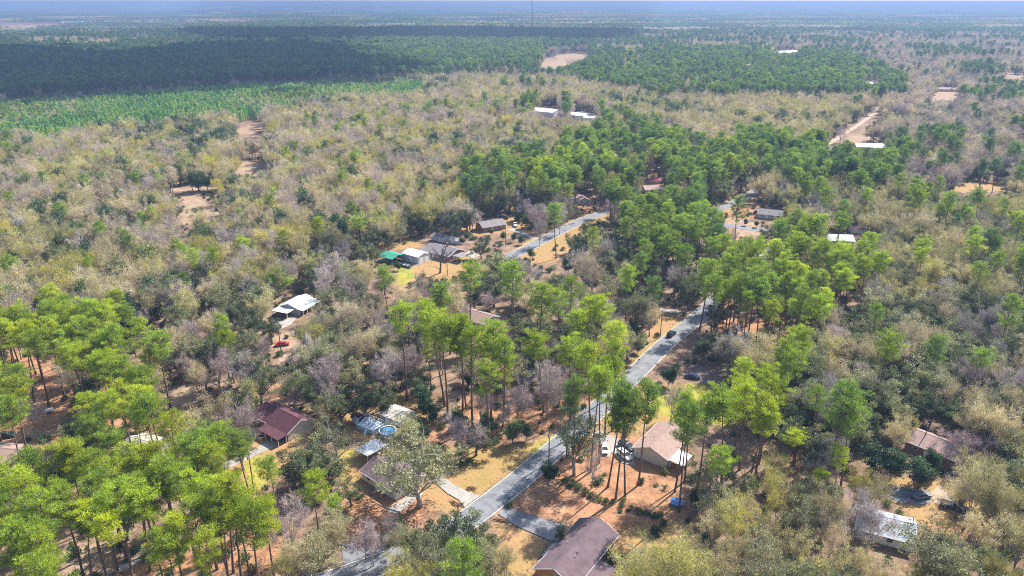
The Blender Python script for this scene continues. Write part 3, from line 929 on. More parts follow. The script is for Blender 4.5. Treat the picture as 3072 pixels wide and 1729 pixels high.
for x, y, h, c in ((2068, 870, 29, .45), (2140, 850, 29, .35), (2240, 765, 29, .4), (2010, 778, 29, .5), (1880, 665, 30, .6), (1945, 600, 28, .55), (2545, 965, 29, .4), (2515, 815, 27, .5), (2040, 355, 27, .6),
                   (1700, 560, 18, .1), (1745, 620, 24, .4), (800, 290, 31, .7), (990, 330, 30, .7), (1215, 350, 28, .6), (1130, 250, 30, .6), (915, 200, 30, .65)):
    hero('pine', 2, x, y, h, c, base=True, wide=0.78 if x > 1800 else 0.95)
# oaks and other dark evergreens
for t, x, y, h, c, w in ((1, 1800, 70, 15, .35, 1.1), (1, 2330, 490, 14, .6, 1.1), (1, 1540, 230, 9, .95, 1.0), (1, 2480, 600, 12, .5, 1), (1, 560, 300, 13, .3, 1), (1, 700, 330, 13, .35, 1), (1, 480, 640, 12, .4, 1), (1, 120, 900, 12, .1, 1),
                         (2, 900, 1080, 12, .35, 1.1), (2, 740, 1085, 12, .35, 1), (2, 1070, 1130, 11, .5, .9), (2, 560, 1170, 11, .6, .9), (2, 1030, 1260, 12, .75, 1.1), (2, 750, 1220, 11, .6, 1), (2, 330, 40, 11, .3, 1), (2, 180, 60, 14, .25, 1), (2, 60, 760, 9, .45, 1), (2, 1680, 1100, 8, .3, .6),
                         (3, 830, 230, 13, .2, 1), (3, 1000, 60, 14, .5, 1), (3, 440, 740, 11, .7, 1), (3, 2420, 720, 14, .3, 1.1), (3, 2480, 540, 13, .4, 1), (3, 1900, 110, 13, .15, 1.1), (3, 2150, 160, 13, .15, 1.1),
                         (3, 2400, 70, 13, .5, 1), (3, 2450, 270, 12, .45, 1), (3, 1720, 130, 12, .2, 1), (3, 2020, 210, 12, .2, 1), (3, 1550, 60, 13, .6, 1), (3, 1400, 200, 13, .6, 1), (3, 2300, 1300, 11, .6, 1),
                         (4, 110, 490, 12, .35, 1), (4, 760, 640, 11, .3, .9), (4, 1330, 690, 14, .85, 1.15), (4, 1080, 690, 12, .6, 1), (4, 1560, 810, 13, .55, 1.1), (4, 1900, 770, 15, .6, 1.3), (4, 1720, 880, 13, .4, 1.1), (4, 2030, 990, 12, .25, .9),
                         (4, 1900, 920, 12, .1, 1), (4, 1820, 1240, 15, .45, 1.2), (4, 1950, 1390, 14, .5, 1.1), (4, 1610, 1110, 13, .3, 1), (4, 2340, 1060, 14, .75, 1.2), (4, 2500, 1200, 13, .6, 1.1), (4, 2340, 590, 14, .35, 1), (4, 2550, 640, 12, .5, 1),
                         (4, 1760, 560, 10, .9, .8), (4, 880, 300, 11, .25, .8), (4, 980, 300, 11, .3, .8), (4, 1320, 130, 9, .3, .7),
                         (5, 1190, 520, 15, .7, 1.3), (5, 1150, 690, 15, .55, 1.2), (5, 1320, 520, 12, .75, 1), (5, 830, 190, 17, .15, .95), (5, 650, 150, 16, .2, 1), (5, 510, 200, 15, .5, .9), (5, 150, 340, 11, .3, 1), (5, 690, 690, 12, .55, 1), (5, 900, 830, 12, .4, 1),
                         (5, 200, 820, 12, .3, 1), (5, 80, 560, 12, .6, 1), (5, 500, 820, 11, .6, 1), (5, 1850, 260, 12, .6, .9), (5, 1740, 350, 11, .5, .8), (5, 2340, 740, 16, .35, 1), (5, 1640, 640, 13, .7, 1.1), (5, 1960, 240, 12, .4, 1), (5, 2130, 420, 14, .3, 1),
                         (5, 1500, 1200, 15, .1, 1.1), (5, 1330, 1150, 13, .3, 1), (5, 320, 1320, 12, .1, 1.1), (5, 560, 1380, 11, .3, 1), (5, 1660, 1050, 13, .4, 1), (5, 1880, 1060, 13, .4, 1), (5, 600, 1000, 11, .5, .9), (5, 1000, 760, 12, .4, .9), (5, 120, 1130, 14, .7, 1.1),
                         (6, 1480, 590, 15, .6, 1.1), (6, 1650, 560, 14, .4, 1.1), (6, 2100, 130, 13, .25, 1), (6, 2300, 120, 13, .3, 1), (6, 250, 900, 12, .2, .9), (6, 150, 1140, 12, .05, 1), (6, 280, 1100, 12, .1, 1), (6, 420, 1080, 11, .2, 1), (6, 90, 700, 12, .2, 1),
                         (6, 1280, 900, 15, .3, 1.1), (6, 1500, 980, 15, .25, 1.1), (6, 1750, 960, 15, .3, 1.1), (6, 1950, 1010, 14, .3, 1.1), (6, 2250, 870, 15, .45, 1.1), (6, 1650, 790, 14, .55, 1.1)):
    hero('oak', t, x, y, h, c, wide=w)
for t, x, y, h, c, w in ((2, 1110, 290, 8, .4, 1), (2, 1290, 350, 8, .7, 1), (2, 640, 150, 8, .15, 1.0), (2, 700, 230, 6, .1, 1), (2, 880, 260, 7, .2, 1), (3, 1450, 560, 9, .25, 1.3), (3, 1800, 660, 9, .35, 1.3), (3, 1590, 600, 9, .3, 1.1), (3, 1880, 560, 8, .35, 1),
                         (3, 1100, 830, 10, .5, 1), (3, 110, 870, 6, .1, .8), (5, 1380, 1240, 8, .35, 1), (5, 2180, 1030, 7, .1, 1), (5, 1430, 460, 5, .6, .9), (5, 1360, 360, 5, .3, .9), (5, 1300, 340, 5, .35, 1), (5, 1220, 330, 5, .5, 1), (5, 1130, 300, 3.5, .8, 1.2), (5, 1390, 220, 7, .2, 1), (5, 1330, 190, 6, .15, 1),
                         (5, 910, 360, 4, .3, 1.1), (5, 940, 330, 5, .4, 1), (5, 2240, 1160, 5, .2, 1), (2, 1560, 660, 7, .35, .9), (2, 1400, 360, 5, .5, 1), (4, 1250, 1180, 9, .05, 1.2), (5, 580, 260, 10, .5, .9), (5, 430, 550, 5, .3, .8), (6, 560, 240, 4, .2, 1.3), (6, 480, 225, 4, .2, 1.3)):
    hero('ever', t, x, y, h, c, wide=w)
# the big tree over the drive, half bare, and the other budding hardwoods
hero('half', 2, 595, 925, 20, .78, base=True, wide=1.35)
hero('half', 2, 1755, 690, 20, .4, base=True, wide=0.85)
for t, x, y, h, c, w in ((2, 430, 1390, 13, .85, 1.1), (2, 1250, 1290, 12, .6, 1), (2, 620, 1390, 12, .8, 1), (2, 860, 1400, 11, .8, 1), (2, 1150, 1400, 11, .6, 1), (1, 2300, 1240, 13, .45, 1.1), (1, 2480, 1130, 12, .5, 1), (1, 2150, 1330, 12, .75, 1),
                         (3, 680, 720, 13, .8, 1), (3, 740, 900, 13, .95, 1), (3, 450, 890, 12, .5, 1), (3, 600, 1060, 12, .65, 1), (3, 250, 1060, 12, .5, 1), (3, 850, 1200, 12, .6, 1), (3, 1300, 1290, 12, .6, 1), 
                         (3, 1440, 780, 14, .6, 1.1), (3, 300, 1310, 12, .6, 1), (3, 600, 1360, 12, .35, 1), (3, 1100, 1350, 11, .6, 1), (3, 1520, 1400, 12, .5, 1), (3, 1780, 1420, 10, .97, .9), (3, 2520, 1080, 12, .6, 1), (3, 1140, 1130, 12, .45, 1), (3, 1700, 290, 9, .8, 1), (3, 60, 1200, 12, .6, 1),
                         (3, 2100, 1330, 12, .7, 1), (3, 120, 1400, 11, .7, 1), (3, 450, 1200, 12, .6, 1), (3, 2150, 760, 11, .3, 1), (3, 900, 1400, 11, .75, 1), (3, 2420, 1400, 12, .8, 1), (3, 700, 570, 12, .7, 1), (3, 1330, 700, 12, .9, 1),
                         (5, 1200, 1260, 13, .9, .9), (5, 1230, 1380, 11, .97, .8), (4, 1570, 720, 12, .6, 1), (4, 2080, 330, 14, .6, 1), (5, 2080, 680, 14, .3, 1.1), (5, 1900, 620, 12, .6, 1)):
    hero('bud', t, x, y, h, c, wide=w)
for t, x, y, h, c, w in ((3, 2130, 430, 11, .05, 1.4), (3, 2230, 600, 9, .05, 1.1), (4, 1420, 1030, 15, .1, 1.1), (4, 1080, 930, 11, .25, 1), (4, 1570, 210, 13, .6, 1.1), (4, 2540, 220, 13, .15, 1), (4, 1990, 1170, 10, .2, .9), (4, 2420, 470, 12, .4, 1), (4, 1400, 1280, 11, .1, .9),
                         (5, 1780, 490, 14, .8, 1.1), (5, 1500, 250, 16, .7, .8), (5, 560, 1270, 13, .1, 1.1), (5, 1120, 800, 10, .1, 1.1), (2, 1330, 90, 13, .2, 1.1), (2, 1050, 120, 12, .1, 1), (2, 1250, 180, 11, .5, 1), (2, 1900, 560, 13, .3, .55), (2, 2500, 90, 12, .5, 1), (2, 230, 1180, 10, .3, .9), (2, 380, 1060, 9, .2, .9),
                         (2, 170, 1130, 10, .3, .9), (1, 230, 180, 13, .3, .8), (5, 1650, 180, 15, .7, .7), (6, 1180, 640, 15, .15, 1), (6, 520, 1270, 11, .3, 1.1), (5, 580, 640, 8, .05, 1), (1, 2510, 80, 12, .3, .9), (3, 1330, 950, 14, .5, 1), (3, 1450, 1000, 13, .6, 1), (9, 1610, 990, 17, .2, 1.3), (9, 1200, 990, 15, .4, 1), (6, 370, 340, 12, .3, .9)):
    hero('bare', t, x, y, h, c, wide=w)
for t, x, y, h, c, w in ((5, 140, 190, 13, .3, 1), (5, 310, 210, 14, .45, 1), (5, 240, 140, 12, .4, 1), (9, 1660, 1210, 14, .5, 1), (4, 1740, 600, 9, .2, 1), (3, 640, 120, 12, .4, 1), (1, 2520, 900, 9, .3, .8)):
    hero('spring', t, x, y, h, c, wide=w)
for t, x, y, h, c, w in ((2, 640, 1270, 13, .8, 1), (2, 1140, 1330, 12, .9, 1), (2, 790, 1400, 12, .85, 1), (2, 480, 1130, 10, .95, .9), (3, 950, 990, 14, .9, 1), (3, 1860, 1200, 16, .8, 1.2), (3, 300, 900, 13, .95, 1), (3, 620, 1250, 13, .9, 1), (2, 500, 310, 14, .95, 1), (1, 2330, 1250, 13, .95, 1), (1, 2500, 1060, 11, .9, 1), (6, 1480, 820, 16, .95, 1.1), (6, 1800, 830, 16, .95, 1.1), (6, 1650, 1050, 16, .9, 1.1), (6, 2050, 760, 15, .9, 1), (6, 2000, 1150, 14, .9, 1), (5, 80, 1050, 15, .85, 1.1), (5, 100, 1330, 12, .9, 1)):
    hero('half', t, x, y, h, c, wide=w)
NHERO = len(TREES)

# forest: what grows where (overview outlines taken to the height of the canopy)
ZONES = [   # outline, spacing factor, (kind, share, tint low, tint high)...
    ([(0, 336), (-200, 340), (-200, 245), (0, 240), (250, 228), (500, 208), (900, 190), (1085, 192), (1060, 235), (880, 240), (740, 262), (520, 290), (390, 305), (200, 325)], 0.72, [('young', .80, .1, 1.0), ('bud', .17, .3, .7, .6), ('pine', .03, .3, .6, .6)]),
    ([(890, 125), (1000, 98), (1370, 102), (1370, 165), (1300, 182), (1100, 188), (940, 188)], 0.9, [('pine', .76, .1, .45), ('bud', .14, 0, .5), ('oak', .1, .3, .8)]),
    ([(-200, 245), (-200, 120), (400, 125), (700, 112), (900, 125), (1000, 98), (1370, 102), (1370, 165), (1300, 182), (1100, 188), (900, 190), (500, 208), (250, 228)], 0.9, [('pine', .76, .0, .3), ('bud', .12, 0, .5), ('oak', .12, .0, .5)]),  # dark pines, tinted deeper still so leaf colour adds to the cloud shadow
    ([(1360, 165), (1480, 160), (1700, 128), (2100, 138), (2250, 190), (2250, 235), (2000, 238), (1700, 242), (1400, 195)], 0.9, [('pine', .50, .1, .5), ('oak', .22, .4, 1.0), ('bud', .28, .05, .6)]),
    ([(430, 72), (1000, 66), (1560, 68), (1590, 100), (1380, 108), (900, 108), (430, 100)], 0.9, [('pine', .9, .0, .4), ('oak', .1, 0, .4)]),
    ([(1390, 352), (1620, 332), (1800, 375), (1830, 440), (1780, 505), (1500, 500), (1170, 505), (1190, 415), (1330, 415)], 1.0, [('pine', .54, .15, .7), ('oak', .24, .2, .8), ('bud', .16, .3, .8), ('bare', .06, .3, .8)]),
    ([(1790, 400), (1850, 352), (2000, 345), (2270, 385), (2260, 455), (2040, 455), (1850, 440)], 0.95, [('pine', .58, .15, .6), ('oak', .24, .3, .9), ('bud', .18, .3, .8)]),
    ([(1520, 505), (1780, 500), (1850, 560), (1800, 660), (1560, 660)], 1.15, [('pine', .5, .2, .6), ('oak', .5, .05, .5)]),
    ([(1740, 720), (1790, 620), (2130, 600), (2180, 700), (2080, 800), (1900, 860), (1780, 830)], 1.15, [('pine', .6, .4, .8), ('oak', .3, .2, .6), ('bud', .1, .4, .9)]),
    ([(0, 770), (300, 765), (440, 850), (430, 950), (450, 1010), (450, 1100), (720, 1300), (720, 1450), (0, 1450), (-80, 1450), (-80, 770)], 1.2, [('pine', .55, .4, .9), ('oak', .3, .2, .7), ('bud', .15, .3, .9)]),
    ([(-200, 335), (0, 330), (400, 300), (760, 258), (1080, 230), (1250, 250), (1400, 300), (1390, 420), (1180, 425), (1170, 520), (900, 560), (700, 620), (650, 700), (400, 760), (0, 765), (-200, 765)], 1.0, [('ever', .09, .2, 1.0, 1.9), ('oak', .14, .05, 1.0), ('bud', .62, .05, .95), ('bare', .08, .2, 1.0), ('spring', .02, .0, .6, 1.3), ('pine', .03, .3, .7, .8)]),
    ([(700, 262), (1080, 190), (1400, 195), (1700, 240), (2050, 235), (2200, 270), (2180, 350), (1850, 355), (1620, 335), (1390, 352), (1300, 420), (1100, 420)], 0.92, [('ever', .05, .2, .8, 1.9), ('oak', .28, .3, 1.0), ('bud', .60, .25, .85), ('bare', .06, .2, .9), ('pine', .02, .1, .5)]),
    ([(1830, 60), (2700, 60), (2700, 470), (2260, 460), (2270, 385), (2180, 350), (2200, 270), (2250, 235), (2250, 190), (2100, 138), (1830, 120)], 1.1, [('oak', .42, .3, 1.0), ('bud', .34, .05, .55), ('bare', .15, .2, .9), ('pine', .09, .0, .4)]),
    ([(1960, 460), (2700, 460), (2700, 720), (2150, 720), (2130, 600), (1960, 620)], 1.0, [('bud', .30, .4, .85), ('half', .26, .5, 1.0), ('oak', .32, .4, 1.0), ('pine', .08, .3, .7), ('bare', .04, .3, .8)]),
    ([(1900, 720), (2700, 720), (2700, 1080), (2200, 1060), (1960, 1150), (1850, 900)], 1.0, [('bud', .18, .25, .7), ('half', .34, .5, 1.0), ('oak', .38, .1, .8), ('bare', .07, .3, .8), ('pine', .03, .3, .7)]),
    ([(1640, 1160), (2000, 1120), (2200, 1060), (2700, 1080), (2700, 1460), (1640, 1460)], 1.15, [('bud', .45, .4, .9), ('half', .30, .6, 1.0), ('oak', .17, .4, .9), ('bare', .08, .2, .8)]),
]
MIDMIX = (1.35, [('oak', .32, .15, .75), ('half', .16, .5, 1.0), ('bud', .22, .25, .8), ('bare', .19, 0, .8), ('pine', .04, .4, .8), ('ever', .07, 0, .5)])
FARMIX = (1.0, [('bud', .50, .1, .7), ('oak', .24, .5, 1.0), ('bare', .06, .1, .8), ('pine', .20, .0, .35)])
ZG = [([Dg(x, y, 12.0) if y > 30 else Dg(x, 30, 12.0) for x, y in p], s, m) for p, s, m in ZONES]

def jitter_grid(x0, x1, y0, y1, s):
    xs, ys = np.arange(x0, x1, s), np.arange(y0, y1, s * 0.866)
    X, Y = np.meshgrid(xs, ys)
    X = X + (np.arange(len(ys)) % 2)[:, None] * s * 0.5
    X = X + rs.uniform(-0.36, 0.36, X.shape) * s
    Y = Y + rs.uniform(-0.36, 0.36, Y.shape) * s
    return X.ravel(), Y.ravel()
HB = {'pine': (17, 26), 'oak': (9, 16), 'half': (11, 17), 'bud': (11, 21), 'bare': (11, 19), 'young': (8, 12), 'ever': (5, 10), 'spring': (9, 13), 'shrub': (1.5, 3.5)}
hx = np.array([t[1] for t in TREES])
hy = np.array([t[2] for t in TREES])
HOUSES_G = []    # (x, y, half length, half width, yaw) kept clear of trunks; filled below before planting

# ------------------------------------------------------------------ houses and sheds
def window(parent, x, y, z, w, h, face, frame='white'):
    """face: 0 +x, 1 -x, 2 +y, 3 -y in the house's own axes; a frame with its pane inside"""
    f, p = MB(), MB()
    t = 0.07
    ax = face in (0, 1)
    sg = 1 if face in (0, 2) else -1
    def bx(mb, u, zz, du, dz, depth, out):
        if ax:
            mb.box((x + sg * out, y + u, zz), (depth, du, dz))
        else:
            mb.box((x + u, y + sg * out, zz), (du, depth, dz))
    for s in (-1, 1):
        bx(f, s * (w / 2 - t / 2), z, t, h, 0.08, 0.03)
        bx(f, 0, z + s * (h / 2 - t / 2), w - 2 * t, t, 0.08, 0.03)
    bx(f, 0, z, w - 2 * t, 0.05, 0.06, 0.03)
    bx(p, 0, z, w - 2 * t + 0.01, h - 2 * t + 0.01, 0.03, 0.012)
    fo = f.obj('window', M_[frame], parent)
    p.obj('pane', M_['glass'], fo)
def door(parent, x, y, face, w=0.95, h=2.05, mat='white', z0=0.25):
    d, k = MB(), MB()
    sg = 1 if face in (0, 2) else -1
    if face in (0, 1):
        d.box((x + sg * 0.025, y, z0 + h / 2), (0.07, w, h))
        k.box((x + sg * 0.09, y + w * 0.36, z0 + 1.0), (0.06, 0.07, 0.07))
    else:
        d.box((x, y + sg * 0.025, z0 + h / 2), (w, 0.07, h))
        k.box((x + w * 0.36, y + sg * 0.09, z0 + 1.0), (0.07, 0.06, 0.07))
    o = d.obj('door', M_[mat], parent)
    k.obj('handle', M_['steel'], o)
def gable_roof(parent, L, W, ze, zr, mat, over=0.45, trim='white', cap=True, x0=0.0, y0=0.0, name='roof', th=0.16):
    """two pitched slabs, a ridge cap, barge boards and eave boards"""
    hl, hw = L / 2 + over, W / 2 + over
    sl_ = (zr - ze) / (W / 2)
    zl = ze - sl_ * over
    mb = MB()
    for s in (-1, 1):
        vs = [(x0 - hl, y0, zr), (x0 + hl, y0, zr), (x0 + hl, y0 + s * hw, zl), (x0 - hl, y0 + s * hw, zl)]
        vs = vs + [(a, c, z - th) for a, c, z in vs]
        fs = [(0, 1, 2, 3), (7, 6, 5, 4), (0, 4, 5, 1), (1, 5, 6, 2), (2, 6, 7, 3), (3, 7, 4, 0)]
        if s > 0:
            fs = [q[::-1] for q in fs]
        mb.add(vs, fs)
    ro = mb.obj(name, M_[mat], parent)
    if cap:
        c = MB()
        c.add([(x0 - hl, y0 - 0.16, zr - 0.16 * sl_ + 0.02), (x0 + hl, y0 - 0.16, zr - 0.16 * sl_ + 0.02), (x0 + hl, y0, zr + 0.06), (x0 - hl, y0, zr + 0.06), (x0 + hl, y0 + 0.16, zr - 0.16 * sl_ + 0.02), (x0 - hl, y0 + 0.16, zr - 0.16 * sl_ + 0.02)],
              [(0, 1, 2, 3), (3, 2, 4, 5)])
        c.obj('ridge_cap', M_[mat], ro)
    if trim:
        for sx in (-1, 1):
            t = MB()
            for s in (-1, 1):
                x = x0 + sx * (hl + 0.03)
                a, bq = (y0, zr), (y0 + s * (hw + 0.02), zl)
                t.add([(x - 0.028, a[0], a[1] - 0.02), (x + 0.028, a[0], a[1] - 0.02), (x + 0.028, a[0], a[1] - 0.24), (x - 0.028, a[0], a[1] - 0.24),
                       (x - 0.028, bq[0], bq[1] - 0.02), (x + 0.028, bq[0], bq[1] - 0.02), (x + 0.028, bq[0], bq[1] - 0.24), (x - 0.028, bq[0], bq[1] - 0.24)],
                      [(0, 1, 5, 4), (1, 2, 6, 5), (2, 3, 7, 6), (3, 0, 4, 7), (0, 3, 2, 1), (4, 5, 6, 7)])
            t.obj('barge_board', M_[trim], ro)
        for s in (-1, 1):
            t = MB()
            t.box((x0, y0 + s * (hw + 0.035), zl - 0.1), (2 * hl, 0.05, 0.17))
            t.obj('fascia', M_[trim], ro)
    return ro
def gable_wall(parent, L, W, ze, zr, mat, x0=0.0, y0=0.0, name='wall'):
    mb = MB()
    a, c = L / 2, W / 2
    vs = [(x0 - a, y0 - c, -0.2), (x0 + a, y0 - c, -0.2), (x0 + a, y0 + c, -0.2), (x0 - a, y0 + c, -0.2),
          (x0 - a, y0 - c, ze - 0.18), (x0 + a, y0 - c, ze - 0.18), (x0 + a, y0 + c, ze - 0.18), (x0 - a, y0 + c, ze - 0.18),
          (x0 - a, y0, zr - 0.2), (x0 + a, y0, zr - 0.2)]
    mb.add(vs, [(0, 1, 5, 4), (1, 2, 6, 9, 5), (2, 3, 7, 6), (3, 0, 4, 8, 7), (4, 5, 9, 8), (6, 7, 8, 9), (0, 3, 2, 1)])
    return mb.obj(name, M_[mat], parent)
def house(name, label, cat, A, B, width, ze, zr, roof, wall, over=0.45, trim='white', wins=(), doors=(), vents=(), chimney=None, base='concrete'):
    """A, B: the two ends of the ridge on the ground plan"""
    cx, cy = (A[0] + B[0]) / 2, (A[1] + B[1]) / 2
    L = math.hypot(B[0] - A[0], B[1] - A[1]) - 2 * over
    yaw = math.atan2(B[1] - A[1], B[0] - A[0])
    h = tag(empty(name, (cx, cy, 0), yaw), label, cat)
    HOUSES_G.append((cx, cy, L / 2 + 1.2, width / 2 + 1.2, yaw))
    gable_wall(h, L, width, ze, zr, wall)
    f = MB()
    f.box((0, 0, 0.02), (L + 0.14, width + 0.14, 0.4))
    f.obj('foundation', M_[base], h)
    ro = gable_roof(h, L, width, ze, zr, roof, over, trim)
    for face, u, z, w, hh in wins:
        if face in (0, 1):
            window(h, (L / 2) * (1 if face == 0 else -1), u * width / 2, z, w, hh, face)
        else:
            window(h, u * L / 2, (width / 2) * (1 if face == 2 else -1), z, w, hh, face)
    for face, u, mat in doors:
        if face in (0, 1):
            door(h, (L / 2) * (1 if face == 0 else -1), u * width / 2, face, mat=mat)
        else:
            door(h, u * L / 2, (width / 2) * (1 if face == 2 else -1), face, mat=mat)
    sl_ = (zr - ze) / (width / 2)
    for u, v in vents:
        p = MB()
        zz = zr - abs(v) * width / 2 * sl_
        p.tube([(u * L / 2, v * width / 2, zz - 0.2), (u * L / 2, v * width / 2, zz + 0.45)], [0.09, 0.09], 8)
        p.obj('vent_pipe', M_['steel'], ro, smooth=False)
    if chimney:
        u, v = chimney
        p = MB()
        p.box((u * L / 2, v * width / 2, zr / 2 + 0.5), (0.9, 0.6, zr + 1.4))
        p.box((u * L / 2, v * width / 2, zr + 1.24), (1.06, 0.76, 0.12))
        p.obj('chimney', M_['brick'], h)
    return h, L, width
SIDE4 = [(2, -.65, 1.7, 1.3, 1.1), (2, .1, 1.7, 1.3, 1.1), (2, .6, 1.7, 1.0, 1.1), (3, -.6, 1.7, 1.3, 1.1), (3, .2, 1.7, 1.3, 1.1), (3, .7, 1.7, 1.0, 1.1), (0, -.4, 1.7, 1.0, 1.1), (0, .4, 1.7, 1.0, 1.1), (1, -.4, 1.7, 1.0, 1.1), (1, .4, 1.7, 1.0, 1.1)]
DOOR2 = [(2, -.25, 'white'), (3, -.2, 'white')]
def posts_roof(parent, x0, x1, y0, y1, z0, z1, roof, post='white', npost=2, th=0.14, part='carport_roof'):
    """a flat or lean-to roof on posts; z0 at y0, z1 at y1"""
    mb = MB()
    mb.add([(x0, y0, z0), (x1, y0, z0), (x1, y1, z1), (x0, y1, z1), (x0, y0, z0 - th), (x1, y0, z0 - th), (x1, y1, z1 - th), (x0, y1, z1 - th)],
           [(0, 1, 2, 3), (7, 6, 5, 4), (0, 4, 5, 1), (1, 5, 6, 2), (2, 6, 7, 3), (3, 7, 4, 0)])
    ro = mb.obj(part, M_[roof], parent)
    for i in range(npost):
        for yy, zz in ((y0 + (0.2 if y1 > y0 else -0.2), z0), (y1 - (0.2 if y1 > y0 else -0.2), z1)):
            xx = x0 + 0.2 + (x1 - x0 - 0.4) * i / max(1, npost - 1)
            p = MB()
            p.box((xx, yy, (zz - th) / 2 - 0.05), (0.13, 0.13, zz - th))
            p.obj('post', M_[post], parent)
    return ro

# brown gabled house at the bottom edge, cedar gable, deck and lean-to carport
A, B = T(2, 1948, 1003, 5.3), T(2, 1600, 1393, 5.3)
h1, L1, W1 = house('gabled_house', 'long brown shingled house with orange cedar gable beside the dark driveway', 'house', A, B, 9.0, 3.0, 5.3, 'brownroof', 'orange',
                   wins=[(0, .35, 1.7, 1.2, 1.2), (0, -.4, 1.7, 1.2, 1.2), (0, 0, 3.6, .7, .6), (2, -.5, 1.7, 1.2, 1.1), (3, -.6, 1.7, 1.2, 1.1), (3, .1, 1.7, 1.2, 1.1), (1, .3, 1.7, 1.2, 1.1)], doors=[(3, .35, 'white'), (2, .1, 'white')], vents=[(.25, .3), (.4, .35), (.05, -.5)])
posts_roof(h1, -0.5, 5.2, W1 / 2 + 0.5, W1 / 2 + 4.4, 2.62, 2.3, 'brownroof', 'white', 3, part='lean_to_roof')
dk = MB()
dk.box((0.8, -W1 / 2 - 1.35, 0.55), (4.6, 2.3, 0.14))
dk.obj('deck', M_['greywood'], h1)
for i in range(6):
    x = -1.4 + 0.88 * i
    p = MB()
    p.box((x, -W1 / 2 - 2.42, 0.72), (0.1, 0.1, 1.75))
    p.obj('railing_post', M_['greenpaint'], h1)
p = MB()
for z in (1.55, 1.1):
    p.box((0.8, -W1 / 2 - 2.42, z), (4.5, 0.07, 0.09))
p.obj('railing', M_['greenpaint'], h1)
for i in range(4):
    p = MB()
    p.box((-1.75 - 0.3 * i, -W1 / 2 - 1.3, 0.46 - 0.14 * i), (0.3, 1.3, 0.08))
    p.obj('step', M_['greywood'], h1)

# beige house with the three vehicles
A = T(2, 2335, 470, 5.0)
A = (A[0] - 0.2, A[1] - 0.3)
B = (A[0] + 15.3 * 0.58, A[1] + 15.3 * 0.81)
h2, L2, W2 = house('beige_house', 'beige sided house with pinkish brown roof behind the three parked vehicles', 'house', A, B, 9.2, 3.1, 5.0, 'tanroof', 'beige',
                   wins=[(2, -.5, 1.7, 1.2, 1.1), (2, .2, 1.7, 1.2, 1.1), (2, .7, 1.7, 1.2, 1.1), (3, -.2, 1.7, 1.2, 1.1), (3, .5, 1.7, 1.2, 1.1)], doors=[(2, -.15, 'white'), (3, -.6, 'white')], vents=[(-.3, .3)])
posts_roof(h2, -L2 / 2 + 0.2, -L2 / 2 + 6.0, -W2 / 2 - 0.5, -W2 / 2 - 4.2, 2.75, 2.4, 'whiteroof', 'white', 3, part='porch_roof')
for i in range(7):
    p = MB()
    p.box((-L2 / 2 + 0.4 + 0.9 * i, -W2 / 2 - 4.05, 0.55), (0.07, 0.07, 1.0))
    p.obj('railing_post', M_['white'], h2)

# maroon roofed house with the open carport
A, B = T(1, 2000, 132, 4.9), T(1, 2270, 270, 4.9)
h3, L3, W3 = house('maroon_house', 'maroon shingled ranch house with deep shaded carport and long concrete drive', 'house', A, B, 8.6, 2.8, 4.9, 'maroon', 'brick',
                   wins=[(0, .45, 1.7, 1.0, 1.1), (0, -.45, 1.7, 1.0, 1.1), (2, -.5, 1.7, 1.3, 1.1), (2, .3, 1.7, 1.3, 1.1), (3, -.75, 1.7, 1.2, 1.1)], doors=[(2, -.1, 'white')], vents=[(-.2, .4)])
gw = MB()
gw.add([(L3 / 2 + 0.02, -W3 / 2, 0.1), (L3 / 2 + 0.02, W3 / 2, 0.1), (L3 / 2 + 0.02, W3 / 2, 2.6), (L3 / 2 + 0.02, 0, 4.65), (L3 / 2 + 0.02, -W3 / 2, 2.6),
        (L3 / 2 + 0.1, -W3 / 2, 0.1), (L3 / 2 + 0.1, W3 / 2, 0.1), (L3 / 2 + 0.1, W3 / 2, 2.6), (L3 / 2 + 0.1, 0, 4.65), (L3 / 2 + 0.1, -W3 / 2, 2.6)],
       [(5, 6, 7, 8, 9), (0, 1, 6, 5), (1, 2, 7, 6), (2, 3, 8, 7), (3, 4, 9, 8), (4, 0, 5, 9)])
gw.obj('gable_siding', M_['beige'], h3)
posts_roof(h3, -1.2, L3 / 2 + 0.4, -W3 / 2 - 0.47, -W3 / 2 - 3.4, 2.58, 2.2, 'maroon', 'white', 4)

# white pool deck, pool, sheds
A = T(2, 250, 545, 4.5)
B = T(2, 430, 650, 4.5)
dxy = np.array([B[0] - A[0], B[1] - A[1]])
dxy = dxy / np.linalg.norm(dxy)
h5, L5, W5 = house('brown_house', 'brown shingled bungalow half hidden behind the big spreading tree', 'house', A, tuple(np.array(A) + dxy * 13.5), 9.0, 2.8, 4.5, 'brownroof', 'cream', wins=SIDE4, doors=DOOR2, vents=[(.1, -.4)])
c = T(2, 225, 475, 2.7)
cp = tag(empty('metal_carport', (c[0], c[1], 0), math.atan2(dxy[1], dxy[0]) + math.pi / 2), 'white metal carport roof on posts beside the brown bungalow', 'carport')
posts_roof(cp, -3.4, 3.4, -2.7, 2.7, 2.75, 2.5, 'whiteroof', 'white', 3)
A = np.array(T(2, 285, 225, 2.6))
B = np.array(T(2, 545, 195, 2.6))
h4, _, _ = house('storage_shed', 'rust stained metal roofed shed behind the blue pool', 'shed', tuple(A * 0.55 + B * 0.45 + np.array((-2.6, 2.4))), tuple(A * 0.45 + B * 0.55 + np.array((2.8, -2.0))), 6.0, 2.2, 2.9, 'stainroof', 'greywall', 0.3, wins=[(3, .3, 1.4, .9, .8)], doors=[(3, -.3, 'white'), (0, 0, 'white')])
c = T(2, 140, 250, 1.8)
